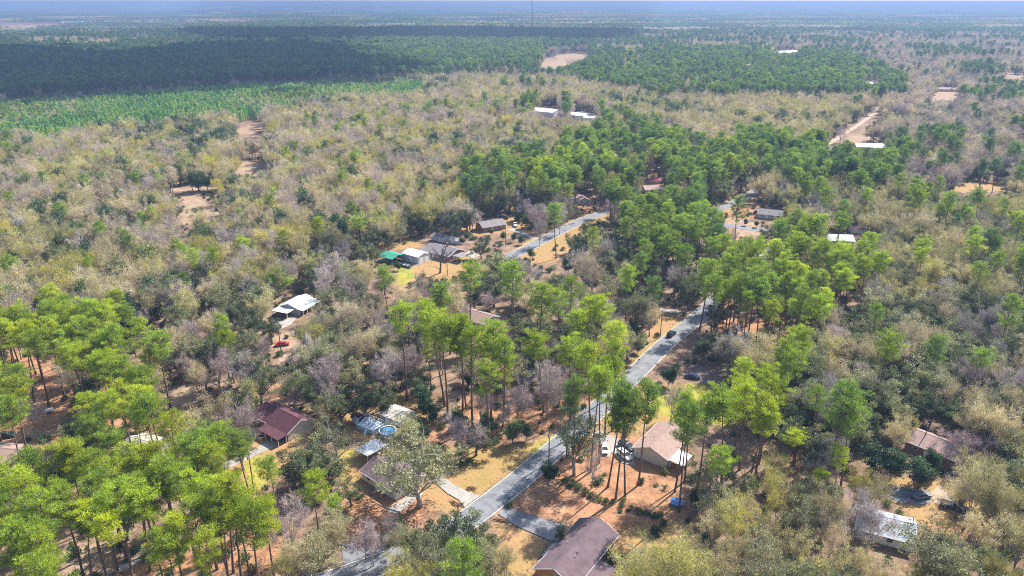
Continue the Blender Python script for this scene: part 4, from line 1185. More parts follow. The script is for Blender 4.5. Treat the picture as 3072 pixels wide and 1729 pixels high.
house('small_shed', 'small maroon roofed shed next to the white pool deck', 'shed', (c[0] - 1.7, c[1] + 1.4), (c[0] + 1.7, c[1] - 1.2), 3.0, 1.9, 2.6, 'maroon', 'paleblue', 0.25, doors=[(3, 0, 'white')])
c = T(2, 350, 350, 1.2)
pl = tag(empty('swimming_pool', (c[0], c[1], 0)), 'round blue above ground pool beside the pale deck', 'pool')
w = MB()
w.tube([(0, 0, 0), (0, 0, 1.25)], [2.3, 2.3], 28, cap=False)
w.tube([(0, 0, 1.25), (0, 0, 0)], [2.2, 2.2], 28, cap=False)
w.obj('pool_wall', M_['paleblue'], pl, smooth=True)
w = MB()
w.tube([(0, 0, 1.2), (0, 0, 1.3)], [2.38, 2.38], 28, cap=False)
w.tube([(0, 0, 1.3), (0, 0, 1.31)], [2.38, 2.1], 28, cap=False)
w.obj('pool_rim', M_['white'], pl)
w = MB()
w.add([(math.cos(i * .2244) * 2.2, math.sin(i * .2244) * 2.2, 1.02) for i in range(28)], [tuple(range(28))])
w.obj('pool_water', M_['poolwater'], pl)
dk = tag(empty('pool_deck', (*T(2, 218, 300, 1.3), 0), -0.62), 'pale blue raised deck with rails and steps beside the pool', 'deck')
w = MB()
w.box((0, 0, 0.6), (6.4, 4.6, 1.2))
w.obj('deck_skirt', M_['paleblue'], dk)
for i in range(14):
    w = MB()
    w.box((-2.96 + 0.455 * i, 0, 1.225), (0.43, 4.6, 0.05))
    w.obj('deck_board', M_['whiteroof'] if i % 3 else M_['paleblue'], dk)
for i in range(7):
    w = MB()
    w.box((-3.1 + 1.03 * i, 2.22, 1.75), (0.09, 0.09, 1.1))
    w.obj('railing_post', M_['white'], dk)
w = MB()
w.box((-3.12, 0, 1.9), (0.06, 4.5, 1.3))
w.obj('screen_panel', M_['paleblue'], dk)
for z in (1.8, 2.25):
    w = MB()
    w.box((0, 2.22, z), (6.3, 0.06, 0.08))
    w.obj('railing', M_['white'], dk)
for i in range(5):
    w = MB()
    w.box((1.2, -2.45 - 0.26 * i, 1.05 - 0.22 * i), (1.0, 0.26, 0.06))
    w.obj('step', M_['white'], dk)

# white roofed house with the porch
A, B = T(4, 2310, 765, 4.5), T(4, 2170, 840, 4.5)
h6, L6, W6 = house('white_roofed_house', 'white metal roofed house with posted porch among dark oaks', 'house', A, B, 8.0, 2.9, 4.4, 'whiteroof', 'greywall', wins=[(2, -.5, 1.7, 1.2, 1.1), (2, .3, 1.7, 1.2, 1.1), (3, -.4, 1.7, 1.2, 1.1), (3, .4, 1.7, 1.2, 1.1), (0, .3, 1.7, 1, 1.1)], doors=[(2, -.1, 'white'), (3, 0, 'white')])
posts_roof(h6, -L6 / 2 - 0.3, L6 / 2 + 0.3, W6 / 2 + 0.47, W6 / 2 + 2.6, 2.62, 2.35, 'whiteroof', 'white', 5, part='porch_roof')
posts_roof(h6, L6 / 2 + 0.6, L6 / 2 + 5.0, -W6 / 2, W6 / 2 - 1, 2.7, 2.6, 'whiteroof', 'white', 2)

# green roofed carport, white barn and grey rambling house
c = T(5, 378, 462, 3.6)
gr = tag(empty('green_carport', (c[0], c[1], 0), -0.66), 'green metal roofed open shed beside the white barn', 'carport')
HOUSES_G.append((c[0], c[1], 6, 5, -0.66))
gable_roof(gr, 9.0, 8.0, 2.6, 3.7, 'greenroof', 0.2, None, th=0.1)
for sx in (-4.2, -1.4, 1.4, 4.2):
    for sy in (-3.8, 3.8):
        p = MB()
        p.box((sx, sy, 1.28), (0.12, 0.12, 2.56))
        p.obj('post', M_['steel'], gr)
w = MB()
w.box((0, 3.8, 1.3), (8.4, 0.06, 2.2))
w.obj('back_panel', M_['greywall'], gr)
A, B = np.array(T(5, 500, 424, 4.4)), np.array(T(5, 622, 462, 4.4))
d = (B - A) / np.linalg.norm(B - A)
A = B - np.array((0.78, -0.62)) * 10.4
hb, Lb, Wb = house('white_barn', 'white metal barn with grey side beside the green roofed shed', 'barn', tuple(A), tuple(B), 7.4, 3.4, 4.5, 'whiteroof', 'greywall', 0.15, wins=[(3, -.4, 1.9, .9, .9)], doors=[(3, .1, 'white')])
for sy in (-1.6, 1.7):
    w = MB()
    w.box((Lb / 2 + 0.03, sy, 1.35), (0.09, 2.6, 2.5))
    w.obj('roller_door', M_['white'], hb)
A, B = np.array(T(5, 640, 392, 4.6)), np.array(T(5, 850, 392, 4.6))
d = np.array((0.81, -0.59))
A = np.array(T(5, 665, 385, 4.6))
h8, L8, W8 = house('grey_house', 'long grey shingled house behind the bare yard tree', 'house', tuple(A), tuple(A + d * 17), 11.0, 2.8, 4.8, 'greyroof', 'brick', wins=SIDE4, doors=DOOR2, chimney=(.15, .25), vents=[(.4, -.4), (-.5, -.3)])
posts_roof(h8, L8 / 2 + 0.55, L8 / 2 + 6.0, -4.0, 3.2, 2.75, 2.6, 'greyroof', 'white', 3)
A = np.array(T(5, 735, 308, 3.8))
house('grey_outbuilding', 'narrow grey roofed outbuilding behind the long grey house', 'shed', tuple(A - d * 3), tuple(A + d * 5.5), 5.0, 2.3, 3.4, 'greyroof', 'greywall', 0.3, wins=[(3, 0, 1.5, .9, .8)], doors=[(3, .4, 'white')])
A = np.array(T(5, 850, 345, 2.6))
house('pale_shed', 'low pale roofed shed between grey house and brick house', 'shed', tuple(A - d * 4.0), tuple(A + d * 4.0), 3.4, 2.1, 2.6, 'stainroof', 'greywall', 0.2, doors=[(3, 0, 'white')])
A = np.array(T(5, 1058, 220, 4.8))
d9 = np.array((0.86, 0.5))
A = A + np.array((-1.5, -1.5))
house('brick_house', 'brick house with dark grey roof near the parked white truck', 'house', tuple(A), tuple(A + d9 * 14), 8.6, 2.9, 4.7, 'greyroof', 'brick', wins=SIDE4, doors=DOOR2, vents=[(.3, -.3)])
A = np.array(T(5, 1000, 890, 4.8))
house('tan_roofed_house', 'tan roofed house mostly hidden between tall pines and oaks', 'house', tuple(A - np.array((0.81, -0.59)) * 5), tuple(A + np.array((0.81, -0.59)) * 8.5), 8.6, 2.9, 4.6, 'tanroof', 'beige', wins=SIDE4, doors=DOOR2)
A = np.array(T(5, 1405, 1335, 3.2))
house('blue_grey_shed', 'blue grey roofed shed in deep shade under dark evergreens', 'shed', tuple(A - np.array((.59, .81)) * 2.5), tuple(A + np.array((.59, .81)) * 3.5), 4.4, 2.3, 3.1, 'bluegreyroof', 'greywall', 0.25, wins=[(1, .4, 1.4, .8, .8)], doors=[(1, -.3, 'white')])
# houses of the upper road
A = np.array(T(8, 2345, 1398, 4.6))
house('pink_roofed_house', 'pinkish roofed brick house behind a thin screen of pine trunks', 'house', tuple(A - np.array((.98, .17)) * 6), tuple(A + np.array((.98, .17)) * 7), 8.5, 2.9, 4.6, 'pinkroof', 'brick', wins=SIDE4, doors=DOOR2)
A = np.array(T(8, 2380, 1385, 3.0)) + np.array((2, 14))
house('red_roofed_shed', 'red metal roofed shed behind the pinkish roofed house', 'shed', tuple(A - np.array((4.5, 0))), tuple(A + np.array((4.5, 1))), 5.5, 2.4, 3.4, 'redroof', 'greywall', 0.2, doors=[(3, 0, 'white')])
A = np.array(T(5, 1815, 30, 4.4))
house('pine_shaded_house', 'small pinkish gable roofed house in pine shade near the road bend', 'house', tuple(A - np.array((-.3, 1)) * 4), tuple(A + np.array((-.3, 1)) * 6), 7.5, 2.7, 4.3, 'pinkroof', 'greywall', wins=SIDE4, doors=DOOR2)
A = np.array(T(5, 1400, 110, 4.2))
house('olive_roofed_house', 'low grey roofed house behind shrubs above the upper road', 'house', tuple(A - np.array((.98, .1)) * 6), tuple(A + np.array((.98, .1)) * 6), 8, 2.7, 4.2, 'greyroof', 'brick', wins=SIDE4, doors=DOOR2)
A = np.array(T(6, 660, 128, 4.8))
house('side_street_house', 'grey roofed house beside the side street and pale verge', 'house', tuple(A - np.array((.9, -.42)) * 6), tuple(A + np.array((.9, -.42)) * 7), 9, 2.8, 4.6, 'greyroof', 'beige', wins=SIDE4, doors=DOOR2)
A = np.array(T(6, 1200, 318, 4.6))
house('pale_roofed_house', 'pale blue grey roofed house among tall green pines', 'house', tuple(A - np.array((.85, -.1)) * 9), tuple(A + np.array((.85, -.1)) * 6), 10, 2.8, 4.4, 'bluegreyroof', 'greywall', wins=SIDE4, doors=DOOR2)
A = np.array(T(6, 1325, 262, 3.2))
house('white_ended_shed', 'small dark shed with a white end behind the pale roofed house', 'shed', tuple(A - np.array((4, 0))), tuple(A + np.array((3.5, 0))), 4.5, 2.4, 3.2, 'maroon', 'white', 0.2, doors=[(0, 0, 'white')])
A = np.array(T(6, 40, 340, 4.4))
house('grove_house', 'dark roofed house in the shade of the pine grove by the yellow lawn', 'house', tuple(A - np.array((.81, -.59)) * 3), tuple(A + np.array((.81, -.59)) * 10), 8.5, 2.8, 4.4, 'brownroof', 'brick', wins=SIDE4, doors=DOOR2)
A = np.array(T(5, 2330, 530, 4.0))
house('white_grove_house', 'white walled house under the tall pine grove', 'house', tuple(A - np.array((.81, -.59)) * 7), tuple(A + np.array((.81, -.59)) * 4), 8, 2.8, 4.0, 'greyroof', 'white', wins=SIDE4, doors=DOOR2)
A = np.array(T(5, 2500, 590, 4.4))
house('maroon_grove_house', 'dark maroon roofed house behind pine trunks near the road', 'house', tuple(A - np.array((.81, -.59)) * 4), tuple(A + np.array((.81, -.59)) * 9), 9, 2.8, 4.4, 'maroon', 'brick', wins=SIDE4, doors=DOOR2)
# right hand side
A = np.array(T(3, 1370, 960, 4.6))
house('pale_blue_house', 'pale blue grey metal roofed house behind bare branches near parked cars', 'house', tuple(A - np.array((.9, -.42)) * 1.5), tuple(A + np.array((.9, -.42)) * 10.5), 8.4, 2.8, 4.4, 'bluegreyroof', 'white', wins=SIDE4, doors=DOOR2)
A = np.array(T(3, 1800, 350, 4.8))
house('pinkish_house', 'pinkish shingled house overgrown by bare pink bushes', 'house', tuple(A + np.array((-1.5, 1.5))), tuple(A + np.array((7.5, -9.0))), 8.4, 2.9, 4.7, 'pinkroof', 'brick', wins=SIDE4, doors=DOOR2)
A = np.array(T(1, 60, 480, 4.0))
house('brick_cottage', 'brown roofed brick cottage cut by the frame edge under pines', 'house', tuple(A + np.array((-8, 1))), tuple(A + np.array((3.5, -1.0))), 8, 2.7, 4.0, 'tanroof', 'brick', wins=SIDE4, doors=DOOR2)
A = np.array(T(1, 1150, 425, 4.4))
house('stained_roof_house', 'pale stained roofed house behind pine trunks and scrub', 'house', tuple(A + np.array((-7, 2))), tuple(A + np.array((6, -3))), 8.5, 2.8, 4.3, 'stainroof', 'cream', wins=SIDE4, doors=DOOR2)
# far buildings
A, B = np.array(T(8, 1500, 815, 7.0)), np.array(T(8, 1635, 826, 7.0))
house('white_warehouse', 'long white metal hall in the far forest clearing', 'hall', tuple(A - np.array((5, -4))), tuple(B), 16, 4.5, 7.0, 'whiteroof', 'white', 0.2, wins=[(3, -.5, 2, 2, 1.4), (3, .5, 2, 2, 1.4)], doors=[(0, 0, 'greywall')])
A = np.array(T(8, 1800, 850, 6.0))
house('white_workshop', 'white roofed workshop by trees east of the long white hall', 'hall', tuple(A + np.array((-11, 7))), tuple(A + np.array((7, -5))), 15, 4, 6.0, 'whiteroof', 'white', 0.2, wins=[(3, 0, 2, 2, 1.4)], doors=[(0, 0, 'greywall')])
A = np.array(T(8, 1880, 872, 5.0))
house('white_annex', 'small white roofed annex at the end of the white workshop', 'hall', tuple(A + np.array((-6, 1))), tuple(A + np.array((8, -3))), 12, 3.4, 5.0, 'whiteroof', 'white', 0.2, doors=[(3, 0, 'greywall')])
A, B = np.array(T(9, 1300, 1080, 5.2)), np.array(T(9, 1515, 1086, 5.2))
house('long_white_house', 'long white roofed building beside the sandy track', 'building', tuple(A), tuple(B), 13, 3.4, 5.2, 'whiteroof', 'cream', 0.3, wins=SIDE4, doors=DOOR2)
for t, x, y, L_, w_, lab, rf in ((9, 795, 245, 90, 40, 'widest white industrial hall near the horizon', 'whiteroof'), (9, 855, 243, 40, 40, 'smaller white industrial hall near the horizon beside the widest one', 'whiteroof'), (9, 735, 389, 46, 20, 'white roofed far shed before a row of bare trunks', 'whiteroof'), (9, 828, 384, 34, 22, 'round shouldered white far shed next to bare trunks', 'whiteroof'),
                                   (9, 1380, 257, 60, 26, 'lone white far roof right of the industrial halls', 'whiteroof'), (9, 1190, 253, 44, 22, 'grey white far roof between industrial halls and lone roof', 'bluegreyroof'), (9, 515, 478, 16, 9, 'tiny white far roof in the pine block', 'whiteroof'), (9, 1420, 612, 30, 12, 'low white far roof above the grey pine belt', 'whiteroof'),                                    (9, 2010, 650, 40, 10, 'pale long far roof behind the sandy yard', 'pinkroof'), (8, 1860, 73, 60, 24, 'single white speck of roof before the horizon', 'whiteroof'), (9, 2060, 905, 26, 11, 'pale roof glimpsed between dark oaks', 'whiteroof'), (9, 2440, 945, 30, 12, 'white roof among grey trees near the frame edge', 'whiteroof'), (9, 1640, 920, 26, 11, 'pale roof behind the bare pecan trees', 'bluegreyroof'), (9, 930, 738, 24, 12, 'pinkish low roof among far hardwoods', 'pinkroof')):
    X, Y = T(t, x, y, 6.5)
    house('far_building', lab, 'building', (X - L_ / 2, Y), (X + L_ / 2, Y - 0.12 * L_), w_, 5.0 if w_ > 15 else 3.2, 8.0 if w_ > 15 else 5.0, rf, 'white' if rf != 'pinkroof' else 'cream', 0.3, wins=[(3, -.6, 2.2, 2, 1.4), (3, 0, 2.2, 2, 1.4), (3, .6, 2.2, 2, 1.4)], doors=[(3, .3, 'greywall')])

# ------------------------------------------------------------------ planting
_ph = rs.uniform(0, 6.283, (3, 8))
def field(X, Y, size, ch=0):
    """smooth random field, about -1..1"""
    v = 0
    for k in range(8):
        a = k * 2.399 + ch
        f = (0.6 + 0.28 * k) * 6.283 / size
        v = v + np.sin((X * math.cos(a) + Y * math.sin(a) * 0.8) * f + _ph[ch % 3, k] + 1.3 * np.sin((X * math.sin(a) - Y * math.cos(a)) * f * 0.6 + k))
    return v / 4.0
def hits_open(X, Y, h, r, kinds_low=None):
    bad = np.zeros(X.shape, bool)
    pts = [(0, 0.3, .04), (0, 0, .35), (0, 0, .72), (-0.85, 0, .72), (0.85, 0, .72), (0, 0, .97), (-.5, 0, .9), (.5, 0, .9), (-.6, 0, .5), (.6, 0, .5)]
    for fx, fy, fz in pts:
        sx, sy = see(X + fx * r, Y, h * fz)
        for poly in OPEN:
            xs = [q[0] for q in poly]
            ys = [q[1] for q in poly]
            near = (~bad) & (sx > min(xs)) & (sx < max(xs)) & (sy > min(ys)) & (sy < max(ys))
            if near.any():
                i = np.nonzero(near)[0]
                bad[i] |= pip(sx[i], sy[i], poly)
    return bad
def blocked(X, Y, gap=1.0):
    bad = np.zeros(X.shape, bool)
    for pts, w in ROADS:
        bad |= line_dist(X, Y, pts[::2] + [pts[-1]]) < w / 2 + gap
    for cx, cy, a, c, yaw in HOUSES_G:
        dx, dy = X - cx, Y - cy
        u = dx * math.cos(yaw) + dy * math.sin(yaw)
        v = -dx * math.sin(yaw) + dy * math.cos(yaw)
        bad |= (abs(u) < a + gap) & (abs(v) < c + gap)
    return bad
NEARP = []
def plant(y0, y1, S0, grow, near):
    base = S0 * 0.6
    hwid = 0.72 * y1 + 45
    X, Y = jitter_grid(-hwid, hwid, y0, y1, base)
    k = np.abs(X) < 0.72 * Y + 40
    X, Y = X[k], Y[k]
    zone = np.full(X.shape, -1)
    wob = 0.022 * Y
    WX, WY = X + wob * field(X, Y, 70, 2), Y + 1.6 * wob * field(X, Y, 90, 1)
    for i, (p, s, m) in enumerate(ZG):
        f = (zone < 0) & pip(WX, WY, p)
        zone[f] = i
    if near:
        keep = np.zeros(X.shape, bool)
    mixes = [(s, m) for _, s, m in ZG] + [MIDMIX if near else FARMIX]
    zone[zone < 0] = len(ZG)
    u = rs.uniform(size=X.shape)
    sp = np.array([s for s, _ in mixes])[zone]
    keep = u < (base / (S0 * sp)) ** 2
    X, Y, zone = X[keep], Y[keep], zone[keep]
    patch = field(X, Y, 420.0)
    patch2 = field(X, Y, 60.0, 1)
    kinds = np.empty(X.shape, object)
    tint = np.zeros(X.shape)
    hm_ = np.ones(X.shape)
    for zi, (s, m) in enumerate(mixes):
        f = np.nonzero(zone == zi)[0]
        if not len(f):
            continue
        sh = np.array([q[1] for q in m])
        order = (rs.uniform(size=len(f)) * 0.55 + 0.45 * (0.5 + 0.5 * np.clip(patch[f] if not near else patch2[f], -1, 1)))
        order = order.argsort().argsort() / len(f)
        cs = np.cumsum(sh) / sh.sum()
        ki = np.searchsorted(cs, order)
        for j, mm in enumerate(m):
            kd, _, a, c = mm[:4]
            q = f[ki == j]
            kinds[q] = kd
            hm_[q] = mm[4] if len(mm) > 4 else 1.0
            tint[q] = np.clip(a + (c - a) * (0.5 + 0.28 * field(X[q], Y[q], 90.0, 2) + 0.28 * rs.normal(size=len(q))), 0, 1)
    lo = np.array([HB[q][0] for q in kinds])
    hi = np.array([HB[q][1] for q in kinds])
    H = (lo + (hi - lo) * rs.beta(2, 2, len(lo))) * grow * hm_
    fh = np.array([FORMS[q][0]['H'] for q in kinds])
    fr = np.array([FORMS[q][0]['R'] for q in kinds])
    S = H / fh
    bad = hits_open(X, Y, H, fr * S) | blocked(X, Y)
    if near:
        for i in range(0, len(X), 1500):
            d = np.hypot(X[i:i + 1500, None] - hx[None], Y[i:i + 1500, None] - hy[None]).min(1)
            bad[i:i + 1500] |= d < np.where(np.isin(kinds[i:i + 1500], ['pine', 'young']), 3.0, 4.2)
    for i in np.nonzero(~bad)[0]:
        TREES.append([kinds[i], X[i], Y[i], S[i], rs.uniform(0, 6.283), tint[i], False, 1.0])
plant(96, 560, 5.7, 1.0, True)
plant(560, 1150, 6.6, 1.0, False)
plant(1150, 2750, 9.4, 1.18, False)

KINDS = {'pine': ('pine_tree', 'pine tree', 'pine_forest', 'distant pine woods beyond the houses'), 'oak': ('oak_tree', 'oak tree', 'oak_woodland', 'distant olive oak woods'),
         'bud': ('budding_tree', 'hardwood tree', 'hardwood_forest', 'distant buff hardwood forest in early leaf'), 'bare': ('bare_tree', 'bare tree', 'leafless_woodland', 'distant leafless grey trees'),
         'spring': ('leafing_tree', 'leafing tree', 'leafing_woodland', 'fresh green leafing trees'), 'ever': ('evergreen_tree', 'evergreen tree', 'evergreen_thicket', 'dark evergreen thicket'),
         'half': ('half_leafed_oak', 'oak tree', 'thin_oak_woodland', 'distant thinly leafed oaks'), 'young': ('young_pine', 'young pine', 'young_pine_plantation', 'bright green young pine plantation')}
TREES_BY = {}
for t in TREES:
    kd = t[0]
    h = FORMS[kd][0]['H'] * t[3]
    sx, sy = see(np.array([t[1]]), np.array([t[2]]), np.array([h * 0.7]))
    dist = math.hypot(t[1], t[2])
    pr = 750 / dist * 2.5 * FORMS[kd][0]['R'] * t[3] * 0.7
    vis = -pr < sx[0] < 2576 + pr and -50 < sy[0] < 1450 + pr
    TREES_BY.setdefault(kd, []).append((not vis, dist / t[3], t, sx[0], sy[0]))
# landmarks that a viewer can find, for telling the trees apart
LM = [('the long brown cedar gabled house', T(2, 1750, 1150)), ('the beige house with parked vehicles', T(2, 2380, 500)), ('the maroon shingled house', T(1, 2150, 260)), ('the blue pool', T(2, 300, 350)), ('the brown bungalow', T(2, 250, 650)),
      ('the white roofed porch house', T(4, 2240, 850)), ('the white barn', T(5, 570, 490)), ('the brick house', T(5, 1090, 260)), ('the hidden tan roof', T(5, 1030, 950)), ('the blue grey shed', T(5, 1405, 1360)),
      ('the pale blue metal roof', T(3, 1480, 1030)), ('the pinkish overgrown house', T(3, 1830, 440)), ('the blue trampoline', T(2, 2540, 930)), ('the dark car on the verge', T(6, 75, 1390)), ('the black car on the road', T(5, 2490, 1060)),
      ('the brick cottage', T(1, 60, 530)), ('the pale stained roof', T(1, 1150, 430)), ('the sandy drive by the pine stand', T(1, 1400, 90)), ('the concrete path under pines', T(1, 1000, 1330)), ('the bottom left paved yard', T(2, 190, 1300)),
      ('the red car', T(4, 2130, 1145)), ('the road bend', T(5, 1950, 140)), ('the side street', T(6, 460, 265)), ('the pale roofed house', T(6, 1200, 340)), ('the grove house', T(6, 60, 370)), ('the upper road junction', T(6, 400, 75)),
      ('the pink roofed house', T(8, 2345, 1420)), ('the shaded house', T(5, 1815, 45)), ('the curved tan clearing', T(7, 1890, 1260)), ('the narrow tan clearing', T(7, 1900, 980)), ('the thin sandy clearing', T(7, 1450, 1400)),
      ('the pale forest opening', T(4, 1450, 60)), ('the wide forest opening', T(4, 1450, 200)), ('the white workshop', T(8, 1800, 860)), ('the long white building', T(9, 1400, 1095)), ('the sandy track', T(9, 1240, 1010)), ('the tan field at the edge', T(9, 2250, 1410)),
      ('the green plantation edge', T(7, 600, 960)), ('the white grove house', T(5, 2260, 540)), ('the maroon grove house', T(5, 2480, 610)), ('the parked silver car', T(3, 1800, 840)), ('the yard with scattered pine straw', T(1, 280, 240)), ('the woods track pole', T(3, 2060, 1010))]
EDGE = [('the forest at the left frame edge', T(4, 60, 300)), ('the buff forest block', T(4, 450, 560)), ('the oak woods', T(6, 1700, 900)), ('the right hand woods', T(6, 2350, 750)), ('the olive hillock of oaks', T(6, 2050, 250)), ('the dark thicket', T(3, 2000, 100)), ('the bottom right corner', T(3, 2450, 1400)), ('the bottom scrub', T(3, 700, 1400)), ('the bottom left corner', T(1, 80, 1400))]
LM += EDGE
LMX = np.array([q[1][0] for q in LM])
LMY = np.array([q[1][1] for q in LM])
ORD = ['nearest', 'second nearest', 'third nearest', 'fourth nearest', 'fifth nearest', 'sixth nearest', 'seventh nearest', 'eighth nearest', 'ninth nearest', 'tenth nearest', 'eleventh nearest', 'twelfth nearest',
       'thirteenth nearest', 'fourteenth nearest', 'fifteenth nearest', 'sixteenth nearest', 'seventeenth nearest', 'eighteenth nearest', 'nineteenth nearest', 'twentieth nearest']
ORD += ['twenty-' + w + ' nearest' for w in ('first', 'second', 'third', 'fourth', 'fifth', 'sixth', 'seventh', 'eighth', 'ninth')] + ['thirtieth nearest'] + ['thirty-' + w + ' nearest' for w in ('first', 'second', 'third', 'fourth', 'fifth', 'sixth', 'seventh', 'eighth', 'ninth')]
def look(kd, t):
    h = FORMS[kd][0]['H'] * t[3]
    c = t[5]
    if kd == 'pine':
        return ('towering ' if h > 27 else 'tall ' if h > 21 else 'shorter ') + ('dark green' if c < .4 else 'green' if c < .62 else 'bright green' if c < .8 else 'yellow green') + ' pine'
    if kd == 'oak':
        return ('large ' if h * t[7] > 13.5 else 'rounded ') + ('dark' if c < .3 else 'olive' if c < .6 else 'grey green' if c < .85 else 'pale grey green') + ' oak'
    if kd == 'half':
        return ('large ' if h * t[7] > 14.5 else '') + ('olive' if c < .65 else 'grey green' if c < .85 else 'pale grey') + ' thinly leafed oak'
    if kd == 'bud':
        return ('tall ' if h > 14.5 else 'low ' if h < 12 else '') + ('pinkish grey' if c < .25 else 'buff' if c < .55 else 'yellowish olive' if c < .85 else 'golden') + ' budding hardwood'
    if kd == 'bare':
        return ('tall ' if h > 13.5 else 'low ' if h < 11 else '') + ('pinkish' if c < .3 else 'grey' if c < .65 else 'pale grey') + ' leafless tree'
    if kd == 'spring':
        return 'fresh light green leafing tree'
    return ('low ' if h < 6 else '') + ('very dark' if c < .25 else 'deep green' if c < .6 else 'leafy green') + ' evergreen'
CHOSEN, REST = [], {}
for kd, lst in TREES_BY.items():
    lst.sort(key=lambda q: (q[0], q[1]))
    cap_ = 0 if kd == 'young' else 290
    for i, q in enumerate(lst):
        if i < cap_ and not q[0]:
            CHOSEN.append((kd, q[2], q[3], q[4]))
        else:
            REST.setdefault(kd, []).append(q[2])
buckets = {}
for kd, t, sx, sy in CHOSEN:
    d = np.hypot(LMX - t[1], LMY - t[2])
    i = int(d.argmin())
    lx, ly = see(np.array([LMX[i]]), np.array([LMY[i]]), np.array([2.0]))
    bx_, by_ = see(np.array([t[1]]), np.array([t[2]]), np.array([0.0]))
    ddx, ddy = bx_[0] - lx[0], (by_[0] - ly[0]) * 1.6
    sec = int(round(math.atan2(ddy, ddx) / (math.pi / 4))) % 8
    rel = ('right of', 'before-right of', 'in front of', 'before-left of', 'left of', 'behind-left of', 'behind', 'behind-right of')[sec]
    buckets.setdefault((kd, look(kd, t), rel, i), []).append((d[i], t))
def tree_object(kd, t, label):
    nm, cat, _, _ = KINDS[kd]
    fm = FORMS[kd][int(abs(t[1] * 13.7 + t[2] * 7.3)) % len(FORMS[kd])]
    root = empty(nm, (t[1], t[2], 0.0))
    root.rotation_euler = (math.sin(t[4] * 7) * 0.035, math.cos(t[4] * 5) * 0.035, t[4])
    root.scale = (t[3] * t[7], t[3] * t[7], t[3])
    tag(root, label, cat, {'pine': 'pines around the houses', 'oak': 'oaks around the houses', 'bud': 'budding hardwoods around the houses', 'bare': 'leafless trees around the houses', 'half': 'thinly leafed oaks around the houses', 'spring': 'fresh green trees around the houses', 'ever': 'dark evergreens around the yards'}[kd])
    for part in ('trunk', 'crown'):
        o = bpy.data.objects.new(part, fm[part])
        COL.objects.link(o)
        o.parent = root
        o['tint'] = float(t[5])
    return root
for (kd, lk, rel, i), lst in buckets.items():
    lst.sort(key=lambda q: q[0])
    for j, (_, t) in enumerate(lst):
        tree_object(kd, t, f"{lk} {ORD[min(j, len(ORD) - 1)]} {rel} {LM[i][0]}" if len(lst) > 1 else f"{lk} {rel} {LM[i][0]}")

def scatter(name, label, forms, pts, kind='stuff'):
    """one mass of vegetation: many small copies spread by geometry nodes"""
    src = bpy.data.collections.new(name + '_forms')
    for f in forms:
        src.objects.link(bpy.data.objects.new(name + '_form', f))
    me = bpy.data.meshes.new(name)
    me.vertices.add(len(pts))
    A_ = np.array([[p[1], p[2], 0.0] for p in pts], np.float32)
    me.vertices.foreach_set('co', A_.ravel())
    for an, ty, vals in (('sc', 'FLOAT', [p[3] for p in pts]), ('ro', 'FLOAT', [p[4] for p in pts]), ('tint', 'FLOAT', [p[5] for p in pts])):
        a = me.attributes.new(an, ty, 'POINT')
        a.data.foreach_set('value', np.array(vals, np.float32))
    a = me.attributes.new('pick', 'INT', 'POINT')
    a.data.foreach_set('value', rs.integers(0, len(forms), len(pts)).astype(np.int32))
    o = bpy.data.objects.new(name, me)
    COL.objects.link(o)
    ng = bpy.data.node_groups.new(name, 'GeometryNodeTree')
    ng.interface.new_socket('Geometry', in_out='INPUT', socket_type='NodeSocketGeometry')
    ng.interface.new_socket('Geometry', in_out='OUTPUT', socket_type='NodeSocketGeometry')
    N, K = ng.nodes, ng.links
    gi, go = N.new('NodeGroupInput'), N.new('NodeGroupOutput')
    ins = N.new('GeometryNodeInstanceOnPoints')
    ci = N.new('GeometryNodeCollectionInfo')
    ci.inputs['Collection'].default_value = src
    ci.inputs['Separate Children'].default_value = True
    ci.inputs['Reset Children'].default_value = True
    def na(nm_, ty):
        q = N.new('GeometryNodeInputNamedAttribute')
        q.data_type = ty
        q.inputs['Name'].default_value = nm_
        return q.outputs['Attribute']
    cx = N.new('ShaderNodeCombineXYZ')
    K.new(na('ro', 'FLOAT'), cx.inputs['Z'])
    er = N.new('FunctionNodeEulerToRotation')
    K.new(cx.outputs[0], er.inputs[0])
    K.new(gi.outputs[0], ins.inputs['Points'])
    K.new(ci.outputs[0], ins.inputs['Instance'])
    ins.inputs['Pick Instance'].default_value = True
    K.new(na('pick', 'INT'), ins.inputs['Instance Index'])
    K.new(er.outputs[0], ins.inputs['Rotation'])
    K.new(na('sc', 'FLOAT'), ins.inputs['Scale'])
    K.new(ins.outputs[0], go.inputs[0])
    md = o.modifiers.new('scatter', 'NODES')
    md.node_group = ng
    tag(o, label, None, None, kind)
    return o
for kd, lst in REST.items():
    scatter(KINDS[kd][2], KINDS[kd][3], [f['join'] for f in FORMS[kd]], lst)
# low scrub under the trees
X, Y = jitter_grid(-420, 420, 100, 560, 5.2)
k = (np.abs(X) < 0.72 * Y + 30)
X, Y = X[k], Y[k]
H = rs.uniform(0.7, 2.6, len(X))
k = ~(hits_open(X, Y, H, H * 0.8) | blocked(X, Y, 0.6)) & (rs.uniform(size=len(X)) < 0.6 + 0.35 * field(X, Y, 50, 1))
scatter('undergrowth', 'low green and brown scrub under the trees', [f['join'] for f in FORMS['shrub']],
        [['shrub', X[i], Y[i], H[i] / 2.2, rs.uniform(0, 6.28), np.clip(rs.normal(0.5, 0.3), 0, 1)] for i in np.nonzero(k)[0]])

